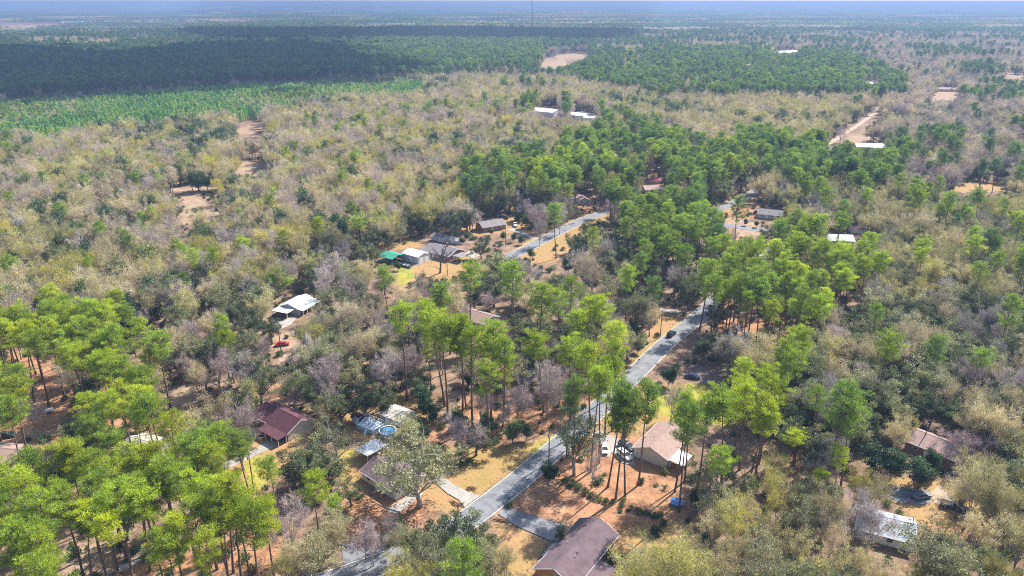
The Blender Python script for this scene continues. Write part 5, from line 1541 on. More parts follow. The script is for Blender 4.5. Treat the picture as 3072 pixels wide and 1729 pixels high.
FORMS['tuft'] = [{'join': joined_mesh('tuft_form', *(lambda q: (q[0], q[1]))(form_shrub(140 + i, 2.2, 1.6, 9, 'bud')), MT['bud'], MT['gbark'])} for i in range(3)]
X, Y = jitter_grid(-170, 200, 105, 430, 1.9)
inl = np.zeros(X.shape, bool)
for p in LAWN + SAND[:3] + STRAW:
    inl |= pip(X, Y, p)
k = inl & ~blocked(X, Y, 0.3) & (rs.uniform(size=len(X)) < 0.30 + 0.3 * field(X, Y, 26, 1))
scatter('dry_tufts', 'dry grass tufts and fallen twigs on the yards', [f['join'] for f in FORMS['tuft']],
        [['tuft', X[i], Y[i], rs.uniform(0.07, 0.2), rs.uniform(0, 6.28), np.clip(rs.normal(0.5, 0.3), 0, 1)] for i in np.nonzero(k)[0]])

# far woods, 2.7 to 11 km: patches of many small trees
def far_patch(seed, kind):
    r = np.random.default_rng(seed)
    L = Leaves(seed)
    for i in range(95):
        x, y = r.uniform(-80, 80, 2)
        h = r.uniform(10, 19) if kind != 'pine' else r.uniform(15, 23)
        w = r.uniform(3.5, 6.5) if kind != 'pine' else r.uniform(3, 4.5)
        d = L.rand_dir(26)
        d[:, 2] = np.abs(d[:, 2])
        p = d * np.array([w, w, h * 0.45]) * r.uniform(0.7, 1.1, (26, 1)) + np.array([x, y, h * 0.45])
        dd = d + r.normal(size=(26, 3)) * 0.7
        dd /= np.linalg.norm(dd, axis=1, keepdims=True)
        L.blades(p, dd, np.full(26, 3.4), np.full(26, 2.8), np.clip(r.uniform(0.25, 0.75) + r.normal(size=26) * 0.12, 0, 1))
    return leaf_mesh('far_patch', L, MT[kind])
X, Y = jitter_grid(-9000, 9000, 2700, 12500, 118)
k = np.abs(X) < 0.72 * Y + 100
X, Y = X[k], Y[k]
f1, f2 = field(X, Y * 2.2, 1500), field(X, Y * 2.2, 2600, 1)
inField = pip(X, Y, [Dg(x, max(y, 40)) for x, y in FIELD_FAR])
ok = ~inField & (f2 < 0.95)
X2, Y2 = jitter_grid(-24000, 24000, 12400, 33000, 330)
k = np.abs(X2) < 0.72 * Y2 + 100
NEARN = len(X)
X, Y = np.concatenate([X, X2[k]]), np.concatenate([Y, Y2[k]])
f1, f2 = field(X, Y * 2.2, 1500), field(X, Y * 2.2, 2600, 1)
ok = np.concatenate([ok, f2[NEARN:] < 0.95])
for kd, sel, lab in (('pine', f1 < -0.25, 'dark pine woods fading into blue haze'), ('oak', (f1 >= -0.25) & (f1 < 0.3), 'olive woods fading into blue haze'), ('bud', f1 >= 0.3, 'buff hardwoods fading into blue haze')):
    ii = np.nonzero(ok & sel)[0]
    scatter('far_' + KINDS[kd][2], lab, [far_patch(200 + j, kd) for j in range(3)],
            [[kd, X[i], Y[i], rs.uniform(0.95, 1.2) * (1.0 if i < NEARN else 2.4), rs.uniform(0, 6.28), float(np.clip((0.12 if kd == 'pine' else 0.35) + 0.2 * f2[i] + rs.normal() * 0.12, 0, 1))] for i in ii])

# ------------------------------------------------------------------ vehicles
def car(name, label, x, y, yaw, kind, paint, group=None):
    """built nose towards +x: lofted body, glass house, roof skin, wheels, lamps, bumpers"""
    v = tag(empty(name, (x, y, 0.1), yaw), label, 'car' if kind != 'pickup' else 'truck', group)
    Lh = {'sedan': 2.35, 'suv': 2.4, 'pickup': 2.85}[kind]
    w = {'sedan': 0.9, 'suv': 0.97, 'pickup': 0.99}[kind]
    belt = {'sedan': 0.92, 'suv': 1.08, 'pickup': 1.1}[kind]
    roof = {'sedan': 1.44, 'suv': 1.78, 'pickup': 1.84}[kind]
    hood = {'sedan': 0.86, 'suv': 1.04, 'pickup': 1.08}[kind]
    tail = {'sedan': 0.97, 'suv': 1.1, 'pickup': 1.08}[kind]
    st = [(-Lh, 0.55, tail - 0.22, 0.84), (-Lh + 0.1, 0.34, tail - 0.03, 0.95), (-Lh * 0.62, 0.26, tail, 1.0), (-0.3, 0.24, belt, 1.0), (Lh * 0.32, 0.24, belt, 1.0), (Lh * 0.55, 0.25, hood, 0.99), (Lh - 0.18, 0.3, hood - 0.12, 0.95), (Lh, 0.42, hood - 0.3, 0.8)]
    mb = MB()
    for sx, zb, zt, k in st:
        ww = w * k
        mb.v += [(sx, -ww * 0.86, zb), (sx, -ww, zb + 0.16), (sx, -ww, zt - 0.2), (sx, -ww * 0.9, zt), (sx, 0, zt + 0.03), (sx, ww * 0.9, zt), (sx, ww, zt - 0.2), (sx, ww, zb + 0.16), (sx, ww * 0.86, zb)]
    for i in range(len(st) - 1):
        for j in range(9):
            a, bq = i * 9 + j, i * 9 + (j + 1) % 9
            mb.f.append((a, a + 9, bq + 9, bq))
            mb.m.append(0)
    mb.f += [tuple(range(9)), tuple(range((len(st) - 1) * 9, len(st) * 9))[::-1]]
    mb.m += [0, 0]
    body = mb.obj('body', M_[paint], v, smooth=False)
    if kind == 'pickup':
        x0, x1, r0, r1 = -0.35, 1.35, -0.15, 0.75
    elif kind == 'suv':
        x0, x1, r0, r1 = -2.25, 1.25, -2.0, 0.45
    else:
        x0, x1, r0, r1 = -1.75, 1.2, -1.1, 0.4
    g_ = MB()
    b0, t0 = belt - 0.02, roof - 0.07
    wb, wt = w * 0.9, w * 0.72
    g_.add([(x0, -wb, b0), (x1, -wb, b0), (x1, wb, b0), (x0, wb, b0), (r0, -wt, t0), (r1, -wt, t0), (r1, wt, t0), (r0, wt, t0)],
           [(0, 1, 5, 4), (1, 2, 6, 5), (2, 3, 7, 6), (3, 0, 4, 7), (4, 5, 6, 7)])
    g_.obj('windows', M_['glass'], v)
    r_ = MB()
    r_.add([(r0 - 0.06, -wt - 0.03, t0), (r1 + 0.06, -wt - 0.03, t0), (r1 + 0.06, wt + 0.03, t0), (r0 - 0.06, wt + 0.03, t0), (r0 + 0.05, -wt * 0.88, roof), (r1 - 0.08, -wt * 0.88, roof), (r1 - 0.08, wt * 0.88, roof), (r0 + 0.05, wt * 0.88, roof)],
           [(0, 1, 5, 4), (1, 2, 6, 5), (2, 3, 7, 6), (3, 0, 4, 7), (4, 5, 6, 7), (3, 2, 1, 0)])
    for s in (-1, 1):
        for xa, xb in ((x1 + 0.01, r1 + 0.03), (x0 - 0.01, r0 - 0.02), ((x0 + x1) / 2 - 0.1, (r0 + r1) / 2 - 0.1)):
            r_.tube([(xa, s * (wb + 0.01), b0), (xb, s * (wt + 0.01), t0)], [0.045, 0.045], 4)
    r_.obj('roof', M_[paint], v)
    if kind == 'pickup':
        p = MB()
        p.box((-1.62, 0, tail + 0.035), (2.1, 1.6, 0.02))
        p.obj('bed_floor', M_['dark'], v)
        p = MB()
        for s in (-1, 1):
            p.box((-1.62, s * 0.87, tail + 0.08), (2.3, 0.1, 0.14))
        p.box((-2.75, 0, tail + 0.08), (0.1, 1.84, 0.14))
        p.obj('bed_rail', M_[paint], v)
    wr = 0.33 if kind == 'sedan' else 0.38
    for sx in (-Lh * 0.6, Lh * 0.62):
        for s in (-1, 1):
            t = MB()
            t.tube([(sx, s * (w - 0.2), wr), (sx, s * (w - 0.17), wr), (sx, s * (w + 0.0), wr), (sx, s * (w + 0.03), wr)], [wr - 0.05, wr, wr, wr - 0.05], 16)
            ty = t.obj('wheel', M_['dark'], v)
            t = MB()
            t.tube([(sx, s * (w + 0.02), wr), (sx, s * (w + 0.045), wr)], [wr * 0.62, wr * 0.5], 12)
            t.obj('rim', M_['steel'], ty)
    for s in (-1, 1):
        t = MB()
        t.box((Lh - 0.09, s * w * 0.66, hood - 0.27), (0.2, 0.34, 0.13))
        t.obj('headlight', M_['lamp'], v)
        t = MB()
        t.box((-Lh + 0.05, s * w * 0.74, tail - 0.2), (0.14, 0.2, 0.22))
        t.obj('tail_light', M_['tail'], v)
        t = MB()
        t.box((x1 - 0.15, s * (w + 0.07), belt + 0.06), (0.12, 0.16, 0.13))
        t.obj('wing_mirror', M_[paint], v)
    t = MB()
    t.box((Lh + 0.0, 0, 0.46), (0.12, w * 1.5, 0.16))
    t.box((-Lh - 0.0, 0, 0.5), (0.12, w * 1.5, 0.16))
    t.obj('bumper', M_['dark'], v)
    return v
for nm, lab, t, x, y, yaw, kd, pt in (
    ('car', 'white sedan parked nose out on the short drive before the beige house', 2, 1985, 505, -1.62, 'sedan', 'cwhite'),
    ('car', 'white sport utility vehicle parked closest to the beige house front', 2, 2135, 555, -1.05, 'suv', 'cwhite'),
    ('car', 'black sport utility vehicle parked behind the white one', 2, 2150, 485, -0.85, 'suv', 'cblack'),
    ('pickup_truck', 'white pickup parked on the drive of the brick house', 5, 1312, 258, -1.5, 'pickup', 'cwhite'),
    ('car', 'black car standing at the edge of the road', 5, 2490, 1085, 0.94, 'suv', 'cblack'),
    ('car', 'dark blue sedan on the shaded verge below the road', 6, 75, 1405, -0.35, 'sedan', 'cblue'),
    ('car', 'bright red car behind the oaks near the white roofed house', 4, 2132, 1160, 0.3, 'sedan', 'cred'),
    ('car', 'dark grey sedan parked on the dappled pad near the pale blue roof', 3, 1800, 862, 0.25, 'sedan', 'csilver'),
    ('pickup_truck', 'dark green pickup left beside the sandy track and pole', 3, 2045, 945, -0.55, 'pickup', 'cgreen'),
    ('car', 'dark car pulled in beside the maroon carport', 1, 1940, 395, 0.5, 'sedan', 'cblack'),
    ('car', 'teal tinted car by the brick cottage under the pines', 1, 50, 400, 0.1, 'sedan', 'cgreen'),
    ('car', 'black car in the pine shade by the small gabled house', 5, 1770, 68, -1.1, 'suv', 'cblack'),
    ('car', 'pale car beside the pink roofed brick house', 5, 2355, 55, 0.4, 'sedan', 'csilver'),
    ('car', 'dark car parked behind the brick house', 5, 1200, 195, 0.1, 'suv', 'cblack'),
    ('car', 'red truck among clutter behind the brick house', 5, 1050, 185, 0.1, 'suv', 'cred'),
    ('car', 'dark blue car under the trees beside the green lawn', 3, 240, 185, 0.2, 'sedan', 'cblue'),
    ('car', 'grey car among shrubs left of the barn', 5, 330, 530, 0.2, 'sedan', 'csilver')):
    X, Y = T(t, x, y)
    car(nm, lab, X, Y, yaw, kd, M_ and pt)

# ------------------------------------------------------------------ utility poles and wires
POLES = []
def pole(t, x, y, h, label, yaw=0.94, lean=(0, 0), arm=True):
    X, Y = T(t, x, y)
    p = tag(empty('utility_pole', (X, Y, 0), yaw), label, 'utility pole', 'wooden utility poles')
    p.rotation_euler = (lean[0], lean[1], yaw)
    m = MB()
    m.tube([(0, 0, -0.5), (0, 0, h * 0.5), (0, 0, h)], [0.17, 0.145, 0.11], 8)
    m.obj('pole', M_['pole'], p, smooth=True)
    if arm:
        m = MB()
        m.box((0.14, 0, h - 0.5), (0.1, 2.2, 0.12))
        m.obj('crossarm', M_['pole'], p)
        for s in (-1, 0, 1):
            m = MB()
            m.tube([(0.14, s * 0.98, h - 0.44), (0.14, s * 0.98, h - 0.22)], [0.05, 0.07], 6)
            m.obj('insulator', M_['steel'], p)
    m = MB()
    m.tube([(-0.34, 0, h - 2.1), (-0.34, 0, h - 1.2)], [0.22, 0.22], 10)
    m.obj('transformer', M_['steel'], p)
    POLES.append((X, Y, h))
    return len(POLES) - 1
p0 = pole(2, 1565, 600, 10, 'wooden utility pole at the lawn edge of the main road')
p1 = pole(5, 2405, 1100, 10.5, 'wooden utility pole on the sandy verge near the black car')
p2 = pole(1, 1915, 805, 11, 'wooden utility pole on the green lawn below the maroon house')
p3 = pole(4, 2120, 1200, 11, 'wooden utility pole beside the red car')
p4 = pole(5, 800, 630, 10.5, 'wooden utility pole on the tan lawn below the bare yard tree')
p5 = pole(3, 2053, 1015, 10, 'wooden utility pole beside the dark green pickup')
p6 = pole(3, 1805, 500, 9, 'leaning wooden utility pole at the pinkish overgrown house', lean=(0.0, 0.1))
p7 = pole(5, 1240, 400, 9, 'wooden utility pole among shrubs below the brick house')
p8 = pole(5, 1695, 205, 10, 'wooden utility pole beside the upper road bend')
p9 = pole(3, 962, 620, 11, 'grey wooden utility pole standing before the deep brown scrub')
def wire(a, c, label, n_=3):
    (x0, y0, h0), (x1, y1, h1) = POLES[a], POLES[c]
    wo = tag(empty('power_line', (x0, y0, 0)), label, 'power line', 'overhead power lines')
    d = math.hypot(x1 - x0, y1 - y0)
    ox, oy = -(y1 - y0) / d, (x1 - x0) / d
    for s in range(n_):
        o = (s - (n_ - 1) / 2) * 0.95
        m = MB()
        pts = [((x1 - x0) * i / 10 + ox * o, (y1 - y0) * i / 10 + oy * o, h0 + (h1 - h0) * i / 10 - 0.25 - 4 * 0.022 * d * (i / 10) * (1 - i / 10)) for i in range(11)]
        m.tube(pts, [0.018] * 11, 4)
        m.obj('wire', M_['dark'], wo)
wire(p0, p1, 'overhead wires along the main road between lawn and verge poles')
wire(p2, p0, 'overhead wires crossing from the green lawn pole to the main road pole')
wire(p3, p2, 'overhead wires from the red car pole to the lawn pole', 2)
wire(p4, p7, 'overhead wires from the tan lawn pole to the shrub pole', 2)
wire(p7, p8, 'overhead wires along the upper road', 3)
wire(p6, p5, 'overhead wires from the leaning pole to the pickup pole', 2)

# guyed radio mast on the horizon
X, Y = Dg(1338, 92)
mast = tag(empty('radio_mast', (X, Y, 0)), 'tall thin lattice radio mast rising above the horizon', 'mast')
MH = 122.0
m = MB()
for k in range(3):
    a = k * 2.094
    m.tube([(math.cos(a) * 1.3, math.sin(a) * 1.3, 0), (math.cos(a) * 1.3, math.sin(a) * 1.3, MH)], [0.3, 0.3], 5)
m.obj('mast_legs', M_['maststeel'], mast)
m = MB()
for i in range(48):
    for k in range(3):
        a, c = k * 2.094, (k + 1) * 2.094
        z0, z1 = MH * i / 48, MH * (i + 1) / 48
        m.tube([(math.cos(a) * 1.3, math.sin(a) * 1.3, z0), (math.cos(c) * 1.3, math.sin(c) * 1.3, z1)], [0.12, 0.12], 3, cap=False)
m.obj('lattice', M_['maststeel'], mast)
for z in (42, 74, 100):
    m = MB()
    m.box((0, 0, z), (4.2, 4.2, 1.6))
    m.obj('antenna', M_['maststeel'], mast)
for k in range(3):
    for z in (60, 115):
        a = k * 2.094 + 0.5
        m = MB()
        m.tube([(0, 0, z), (math.cos(a) * 110, math.sin(a) * 110, 0)], [0.05, 0.05], 3)
        m.obj('guy_wire', M_['maststeel'], mast)

# ------------------------------------------------------------------ yard things
X, Y = T(2, 2532, 912)
tp = tag(empty('trampoline', (X, Y, 0)), 'round trampoline with bright blue pad beside pine trunk', 'trampoline')
m = MB()
for i in range(24):
    a, c = i * math.tau / 24, (i + 1) * math.tau / 24
    m.add([(math.cos(q) * r_, math.sin(q) * r_, z) for q in (a, c) for r_, z in ((1.6, 0.85), (1.3, 0.88))], [(0, 2, 3, 1)])
    m.add([(math.cos(q) * 1.6, math.sin(q) * 1.6, z) for q in (a, c) for z in (0.85, 0.66)], [(0, 1, 3, 2)])
m.obj('pad', M_['blue'], tp)
m = MB()
m.add([(math.cos(i * math.tau / 24) * 1.32, math.sin(i * math.tau / 24) * 1.32, 0.83) for i in range(24)], [tuple(range(24))])
m.obj('mat', M_['blue'], tp)
for i in range(6):
    a = i * math.tau / 6
    m = MB()
    m.tube([(math.cos(a) * 1.5, math.sin(a) * 1.5, 0), (math.cos(a) * 1.5, math.sin(a) * 1.5, 0.8)], [0.05, 0.05], 6)
    m.obj('leg', M_['steel'], tp)
def mailbox(t, x, y, label):
    X, Y = T(t, x, y)
    b_ = tag(empty('mailbox', (X, Y, 0), 0.95), label, 'mailbox', 'mailboxes along the road')
    m = MB()
    m.box((0, 0, 0.52), (0.1, 0.1, 1.1))
    m.obj('post', M_['wood'], b_)
    m = MB()
    m.box((0, 0, 1.17), (0.22, 0.5, 0.2))
    m.tube([(0, -0.25, 1.27), (0, 0.25, 1.27)], [0.11, 0.11], 10)
    m.obj('box', M_['dark'], b_)
mailbox(2, 1262, 895, 'black mailbox at the mouth of the dark driveway')
mailbox(2, 880, 960, 'black mailbox beside the pale concrete drive')
mailbox(2, 1915, 310, 'black mailbox near the drive of the beige house')
mailbox(5, 2245, 1290, 'black mailbox on the narrow tan verge higher up the road')
def brush(t, x, y, L_, label, n_=26, rz=0.0):
    X, Y = T(t, x, y)
    b_ = tag(empty('brush_pile', (X, Y, 0), rz), label, 'brush pile', 'brush piles on the verges')
    r = np.random.default_rng(int(x + y))
    m = MB()
    for i in range(n_):
        p = np.array([r.uniform(-L_ / 2, L_ / 2), r.normal() * 0.35, abs(r.normal()) * 0.25 + 0.08])
        d = np.array([r.normal() * 0.6, r.normal() * 0.4, r.uniform(0, 0.35)])
        m.tube([p - d, p + d], [0.09, 0.05], 5)
    o = m.obj('branches', M_['straw'], b_)
    o['kind'] = 'stuff'
brush(2, 870, 908, 2.6, 'red brown log pile beside the pale concrete drive', rz=-0.5)
brush(2, 1205, 1035, 2.4, 'dark log pile at the corner of the dark driveway', rz=-0.2)
brush(2, 990, 795, 2.0, 'raked leaf heap on the tan lawn', rz=-0.3)
brush(5, 1870, 165, 4.0, 'long red brown brush pile beside the upper road', 40, 0.5)
brush(5, 1080, 850, 6.0, 'wide dark brush heap behind the hidden tan roof', 60)
brush(5, 575, 715, 1.6, 'small rusty brush heap on the lawn near the barn')
brush(6, 440, 348, 1.4, 'small dark heap on the pale verge by the side street')
brush(3, 1860, 160, 3.0, 'weathered brush heap in the dark thicket')
def put(form_kind, t, x, y, h, tint, name, label, cat, group, wide=1.0):
    f = FORMS[form_kind][int(x) % len(FORMS[form_kind])]
    X, Y = T(t, x, y)
    s = h / f['H']
    root = tag(empty(name, (X, Y, 0), x * 0.7), label, cat, group)
    root.scale = (s * wide, s * wide, s)
    for part, pn in (('trunk', 'stem'), ('crown', 'foliage')):
        o = bpy.data.objects.new(pn, f[part])
        COL.objects.link(o)
        o.parent = root
        o['tint'] = tint
for i, (x, y, h, c) in enumerate(((1690, 745, 1.6, .5), (1740, 770, 1.8, .7), (1790, 800, 1.7, .6), (1840, 830, 1.8, .8), (1890, 855, 1.6, .6), (1940, 878, 1.6, .7), (1995, 897, 1.5, .5), (2050, 900, 1.3, .6), (2130, 885, 1.2, .8), (2110, 930, 1.3, .5), (2180, 955, 1.4, .6), (2240, 975, 1.6, .4), (2300, 990, 1.6, .5), (2360, 1005, 1.5, .6))):
    put('shrub', 2, x, y, h, c, 'hedge_shrub', f'scruffy shrub {ORD[i]} to the road in the line across the tan yard', 'shrub', 'shrubs in the yard boundary line', 1.0)
for t, x, y, h, c, lab in ((2, 2445, 668, 1.8, .95, 'yellow green rounded bush by the beige house porch'), (2, 1935, 750, 2.2, .5, 'grey green yard bush at the foot of a thin tree'), (2, 1805, 585, 1.4, .6, 'small bush on the yard edge near the drive'), (2, 2265, 745, 1.5, .2, 'dark little bush at a pine foot in the yard'),
                           (2, 2020, 1330, 2.6, .4, 'green bush beside the lean to carport'), (2, 1270, 930, 1.6, .2, 'dark bush at the drive mouth by the mailbox'), (2, 2400, 1000, 1.4, .3, 'low bush left of the trampoline'), (5, 1120, 300, 1.8, .9, 'bright clipped hedge before the brick house'),
                           (5, 1000, 360, 2.4, .35, 'olive shrub mound between grey house and flagpole'), (5, 1060, 370, 2.4, .3, 'brown green shrub mound near the flagpole'), (5, 1110, 375, 2.2, .4, 'shrub mound beside the flagpole'), (5, 400, 560, 2.2, .3, 'dark shrub before the green shed'), (1, 2060, 385, 1.2, .7, 'clipped bush in the maroon carport front')):
    put('shrub', t, x, y, h, c, 'yard_shrub', lab, 'shrub', 'shrubs in the yards', 1.15)
# sago palms
def palm(t, x, y, h, label, k=22, ln=1.3):
    X, Y = T(t, x, y)
    p = tag(empty('sago_palm', (X, Y, 0)), label, 'palm', 'palms in the yards')
    m = MB()
    m.tube([(0, 0, -0.1), (0, 0, h * 0.5), (0, 0, h)], [0.22, 0.2, 0.16], 8)
    m.obj('trunk', M_['wood'], p)
    L = Leaves(int(x))
    r = L.r
    for i in range(k):
        a = i * 2.399
        e = r.uniform(0.05, 1.0)
        prev = np.array([0, 0, h])
        for s in range(5):
            u = s / 4
            c = np.array([math.cos(a) * ln * u, math.sin(a) * ln * u, h + e * ln * u - 0.9 * ln * u * u])
            for sd in (-1, 1):
                q = np.array([-math.sin(a) * sd, math.cos(a) * sd, 0.15]) * 0.8 + np.array([math.cos(a), math.sin(a), 0]) * 0.5
                L.blades(c[None], (q / np.linalg.norm(q))[None], np.array([0.34 * (1.1 - u * 0.6)]), np.array([0.2]), np.array([r.uniform(.3, .7)]))
    o = bpy.data.objects.new('fronds', leaf_mesh('fronds', L, MT['shrub']))
    COL.objects.link(o)
    o.parent = p
    o['tint'] = 0.55
palm(2, 2440, 795, 0.7, 'spiky sago palm on the tan yard below the yellow bush', ln=1.5)
palm(2, 2375, 770, 0.4, 'tiny palm left of the larger sago palm in the yard', 14, 0.7)
palm(2, 2105, 968, 0.3, 'small ground palm at the yard boundary shrubs', 14, 0.7)
palm(2, 1985, 690, 0.3, 'low palm tuft in the yard behind the pine trunks', 12, 0.7)
palm(5, 1440, 505, 2.2, 'green palm on the lawn corner beside the upper road', 26, 1.8)
# bare yard tree with heavy cut limbs
X, Y = T(5, 745, 612)
dt = tag(empty('dead_tree', (X, Y, 0)), 'dark leafless pollarded tree on the lawn before the grey house', 'bare tree')
r = np.random.default_rng(3)
m = MB()
tr = bent(r, (0, 0, -0.2), (0.02, 0, 1), 8, 4, 0.05, 0)
m.tube(tr, [0.5, 0.42, 0.38, 0.34, 0.3], 8)
m.obj('trunk', M_['pole'], dt, smooth=True)
for i in range(7):
    a = i * 0.9 + 0.3
    m = MB()
    q = bent(r, tr[-1] - np.array([0, 0, r.uniform(0, 1.2)]), (math.cos(a), math.sin(a), 0.9), r.uniform(5, 7.5), 5, 0.22, 0.03)
    m.tube(q, [0.34, 0.28, 0.22, 0.16, 0.11, 0.05], 5)
    for j in range(14):
        p_, d_ = at_path(q, r.uniform(0.3, 0.98))
        e = bent(r, p_, d_ / np.linalg.norm(d_) + r.normal(size=3) * 0.6, r.uniform(0.8, 2.0), 3, 0.2, 0.05)
        m.tube(e, [0.1, 0.08, 0.055, 0.03], 4)
    m.obj('limb', M_['pole'], dt)
m = MB()
m.tube(bent(r, tr[1], (-1, 0.2, 0.2), 5.5, 4, 0.12, 0.02), [0.2, 0.15, 0.1, 0.06, 0.03], 5)
m.obj('limb', M_['pole'], dt)
# flagpole
X, Y = T(5, 1076, 412)
fp = tag(empty('flagpole', (X, Y, 0)), 'white flagpole with hanging red and white striped flag', 'flagpole')
m = MB()
m.tube([(0, 0, 0), (0, 0, 6)], [0.05, 0.035], 8)
m.obj('pole', M_['white'], fp)
m = MB()
for i in range(7):
    for j in range(6):
        x0, x1 = 0.04 + 0.16 * j, 0.04 + 0.16 * (j + 1)
        z0 = 5.8 - 0.13 * i
        mat_i = 2 if (i < 4 and j < 2) else i % 2
        m.add([(x0, 0.05 * math.sin(x0 * 7), z0 - x0 * 0.35), (x1, 0.05 * math.sin(x1 * 7), z0 - x1 * 0.35), (x1, 0.05 * math.sin(x1 * 7), z0 - 0.13 - x1 * 0.35), (x0, 0.05 * math.sin(x0 * 7), z0 - 0.13 - x0 * 0.35)], [(0, 1, 2, 3)], mat_i)
m.obj('flag', [M_['cred'], M_['white'], M_['cblue']], fp)
# boat beside the barn
X, Y = T(5, 495, 568)
bt = tag(empty('boat', (X, Y, 0.35), -0.6), 'pale open boat on the ground beside the white barn', 'boat')
m = MB()
secs = [(-2.6, .75, .75), (-1, .95, .8), (.8, .85, .85), (2.0, .5, .95), (2.8, .04, 1.1)]
for sx, w_, z in secs:
    m.v += [(sx, -w_, z), (sx, -w_ * .8, .15), (sx, 0, 0), (sx, w_ * .8, .15), (sx, w_, z)]
for i in range(4):
    for j in range(4):
        m.f.append((i * 5 + j, i * 5 + j + 1, i * 5 + 6 + j, i * 5 + 5 + j))
        m.m.append(0)
m.f.append((0, 1, 2, 3, 4))
m.m.append(0)
m.obj('hull', M_['bluegreyroof'], bt)
m = MB()
m.box((0.3, 0, 0.62), (0.35, 1.5, 0.06))
m.box((-1.4, 0, 0.62), (0.35, 1.6, 0.06))
m.obj('bench', M_['white'], bt)
m = MB()
m.box((-2.75, 0, 0.75), (0.35, 0.35, 0.6))
m.obj('motor', M_['dark'], bt)
m = MB()
m.box((0, 0, -0.2), (4.4, 0.9, 0.12))
m.obj('trailer', M_['steel'], bt)
# fences
def fence(pts, h, mat, label, post_every=2.4):
    fo = tag(empty('fence', (*pts[0], 0)), label, 'fence')
    for a, c in zip(pts[:-1], pts[1:]):
        d = math.hypot(c[0] - a[0], c[1] - a[1])
        yaw = math.atan2(c[1] - a[1], c[0] - a[0])
        n_ = max(1, int(d / post_every))
        for i in range(n_):
            x = a[0] + (c[0] - a[0]) * (i + 0.5) / n_ - pts[0][0]
            y = a[1] + (c[1] - a[1]) * (i + 0.5) / n_ - pts[0][1]
            m = MB()
            m.box((x, y, h / 2 + 0.04), (d / n_ - 0.12, 0.05, h - 0.08), yaw)
            m.obj('fence_panel', M_[mat], fo)
            m = MB()
            x = a[0] + (c[0] - a[0]) * i / n_ - pts[0][0]
            y = a[1] + (c[1] - a[1]) * i / n_ - pts[0][1]
            m.box((x, y, h / 2 + 0.05), (0.1, 0.1, h + 0.1), yaw)
            m.obj('fence_post', M_[mat], fo)
fence([T(4, 2115, 1385), T(4, 2320, 1330)], 1.8, 'wood', 'dark brown board fence beyond the red car')
fence([T(6, 60, 470), T(6, 240, 455)], 1.6, 'wood', 'brown board fence behind the pine grove yard')
fence([T(6, 600, 890), T(6, 820, 880)], 1.3, 'wood', 'low brown fence behind pine trunks right of the road')
fence([T(9, 2300, 1222), T(9, 2440, 1218)], 1.8, 'wood', 'dark fence below the far right pines')
X, Y = T(1, 375, 215)
tk = tag(empty('storage_tank', (X, Y, 0), 0.4), 'white box shaped tank on the red pine straw', 'tank')
m = MB()
m.tube([(-1.0, 0, 0.75), (-0.85, 0, 0.75), (0.85, 0, 0.75), (1.0, 0, 0.75)], [0.35, 0.55, 0.55, 0.35], 14)
m.obj('tank', M_['white'], tk, smooth=False)
m = MB()
for s in (-0.6, 0.6):
    m.box((s, 0, 0.12), (0.2, 0.9, 0.4))
m.obj('cradle', M_['concrete'], tk)
X, Y = T(4, 2415, 815)
sw = tag(empty('swing_set', (X, Y, 0), 0.1), 'white metal swing frame on a green patch by the porch house', 'swing set')
m = MB()
m.tube([(-2, 0, 2.1), (2, 0, 2.1)], [0.06, 0.06], 6)
m.obj('top_bar', M_['white'], sw)
for s in (-2, 2):
    for q in (-.8, .8):
        m = MB()
        m.tube([(s, 0, 2.1), (s, q, 0)], [0.05, 0.05], 6)
        m.obj('leg', M_['white'], sw)

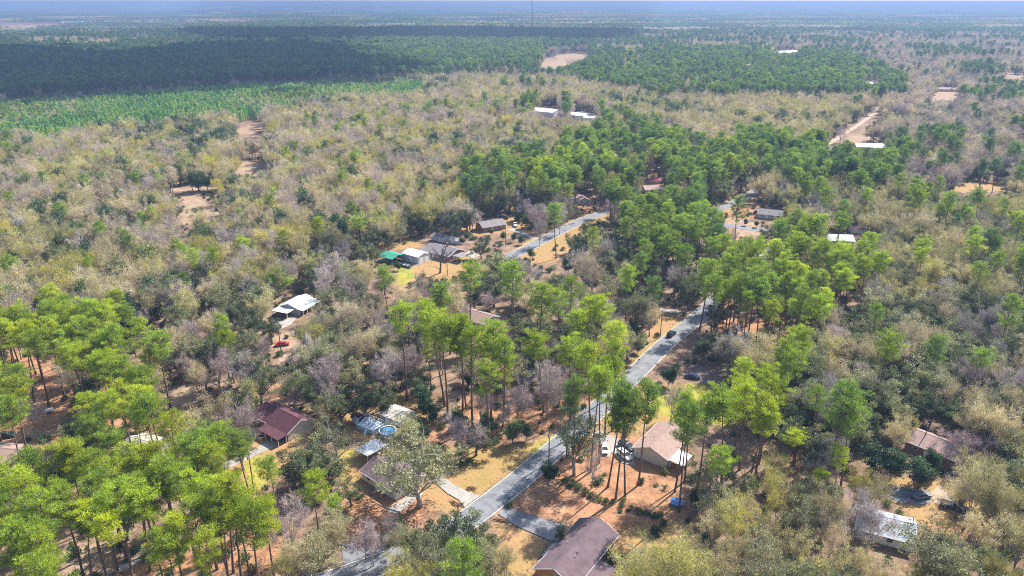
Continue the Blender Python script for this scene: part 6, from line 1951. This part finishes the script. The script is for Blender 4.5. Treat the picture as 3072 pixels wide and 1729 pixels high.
# ------------------------------------------------------------------ clouds above the frame: they shade the far woods
def cloud(outline, z, seed, label):
    pts = [Dg(x, y, 14.0) for x, y in outline]
    k = (z - 14.0) / math.tan(R(SUN_EL))
    ox, oy = k * math.sin(R(SUN_AZ)), k * math.cos(R(SUN_AZ))
    pts = [(x + ox, y + oy) for x, y in pts]
    x0, x1 = min(p[0] for p in pts), max(p[0] for p in pts)
    y0, y1 = min(p[1] for p in pts), max(p[1] for p in pts)
    r = np.random.default_rng(seed)
    X, Y = np.meshgrid(np.arange(x0 - 90, x1 + 90, 50), np.arange(y0 - 90, y1 + 90, 50))
    X, Y = X.ravel() + r.uniform(-20, 20, X.size), Y.ravel() + r.uniform(-20, 20, X.size)
    d = sdist(X, Y, pts)
    me = bpy.data.meshes.new('cloud')
    V, F = [], []
    import bmesh
    bm = bmesh.new()
    bmesh.ops.create_icosphere(bm, subdivisions=2, radius=1.0)
    sv = np.array([v.co for v in bm.verts])
    sf = np.array([[v.index for v in f.verts] for f in bm.faces])
    bm.free()
    off = 0
    for i in np.nonzero((d > 40) | (r.uniform(size=len(d)) < np.clip((d + 90) / 130, 0, 1) ** 1.5))[0]:
        rr = (34 if d[i] > 20 else r.uniform(12, 30)) + min(60, max(0, d[i]) * 0.25) * r.uniform(0.6, 1.2)
        p = sv * np.array([rr, rr, rr * 0.6]) * (1 + 0.1 * r.normal(size=(len(sv), 1)))
        p[:, 2] = np.maximum(p[:, 2], -rr * 0.2)
        V.append(p + np.array([X[i], Y[i], z]))
        F.append(sf + off)
        off += len(sv)
    fill_mesh(me, np.concatenate(V), np.concatenate(F), 3)
    mt = bpy.data.materials.get('cloud') or plain('cloud', (0.9, 0.9, 0.9), 1.0, 0.02, 0.01, 0.0)
    me.materials.append(mt)
    me.polygons.foreach_set('use_smooth', [True] * len(me.polygons))
    o = bpy.data.objects.new('cloud', me)
    COL.objects.link(o)
    tag(o, label, kind='structure')
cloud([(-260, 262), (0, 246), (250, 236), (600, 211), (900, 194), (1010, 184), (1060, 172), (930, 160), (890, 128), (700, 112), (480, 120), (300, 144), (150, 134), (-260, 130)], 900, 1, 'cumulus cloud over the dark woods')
cloud([(420, 92), (450, 73), (1000, 67), (1580, 70), (1610, 96), (1440, 108), (900, 104), (600, 110)], 1300, 2, 'cumulus cloud over the far woods')

# ------------------------------------------------------------------ the air
hz = MB()
hz.box((0, 0, 61.5), (78000 * 1.12, 78000 * 1.12, 125))
ho = hz.obj('haze', [])
hm = bpy.data.materials.new('haze')
hm.use_nodes = True
nt = hm.node_tree
nt.nodes.clear()
pv = nt.nodes.new('ShaderNodeVolumePrincipled')
pv.inputs['Color'].default_value = (*HAZE_COLOR, 1)
pv.inputs['Density'].default_value = HAZE_DENSITY
pv.inputs['Anisotropy'].default_value = 0.1
mo = nt.nodes.new('ShaderNodeOutputMaterial')
nt.links.new(pv.outputs[0], mo.inputs['Volume'])
hm.cycles.volume_sampling = 'DISTANCE'
ho.data.materials.append(hm)
tag(ho, 'pale blue haze over the far woods', kind='stuff')
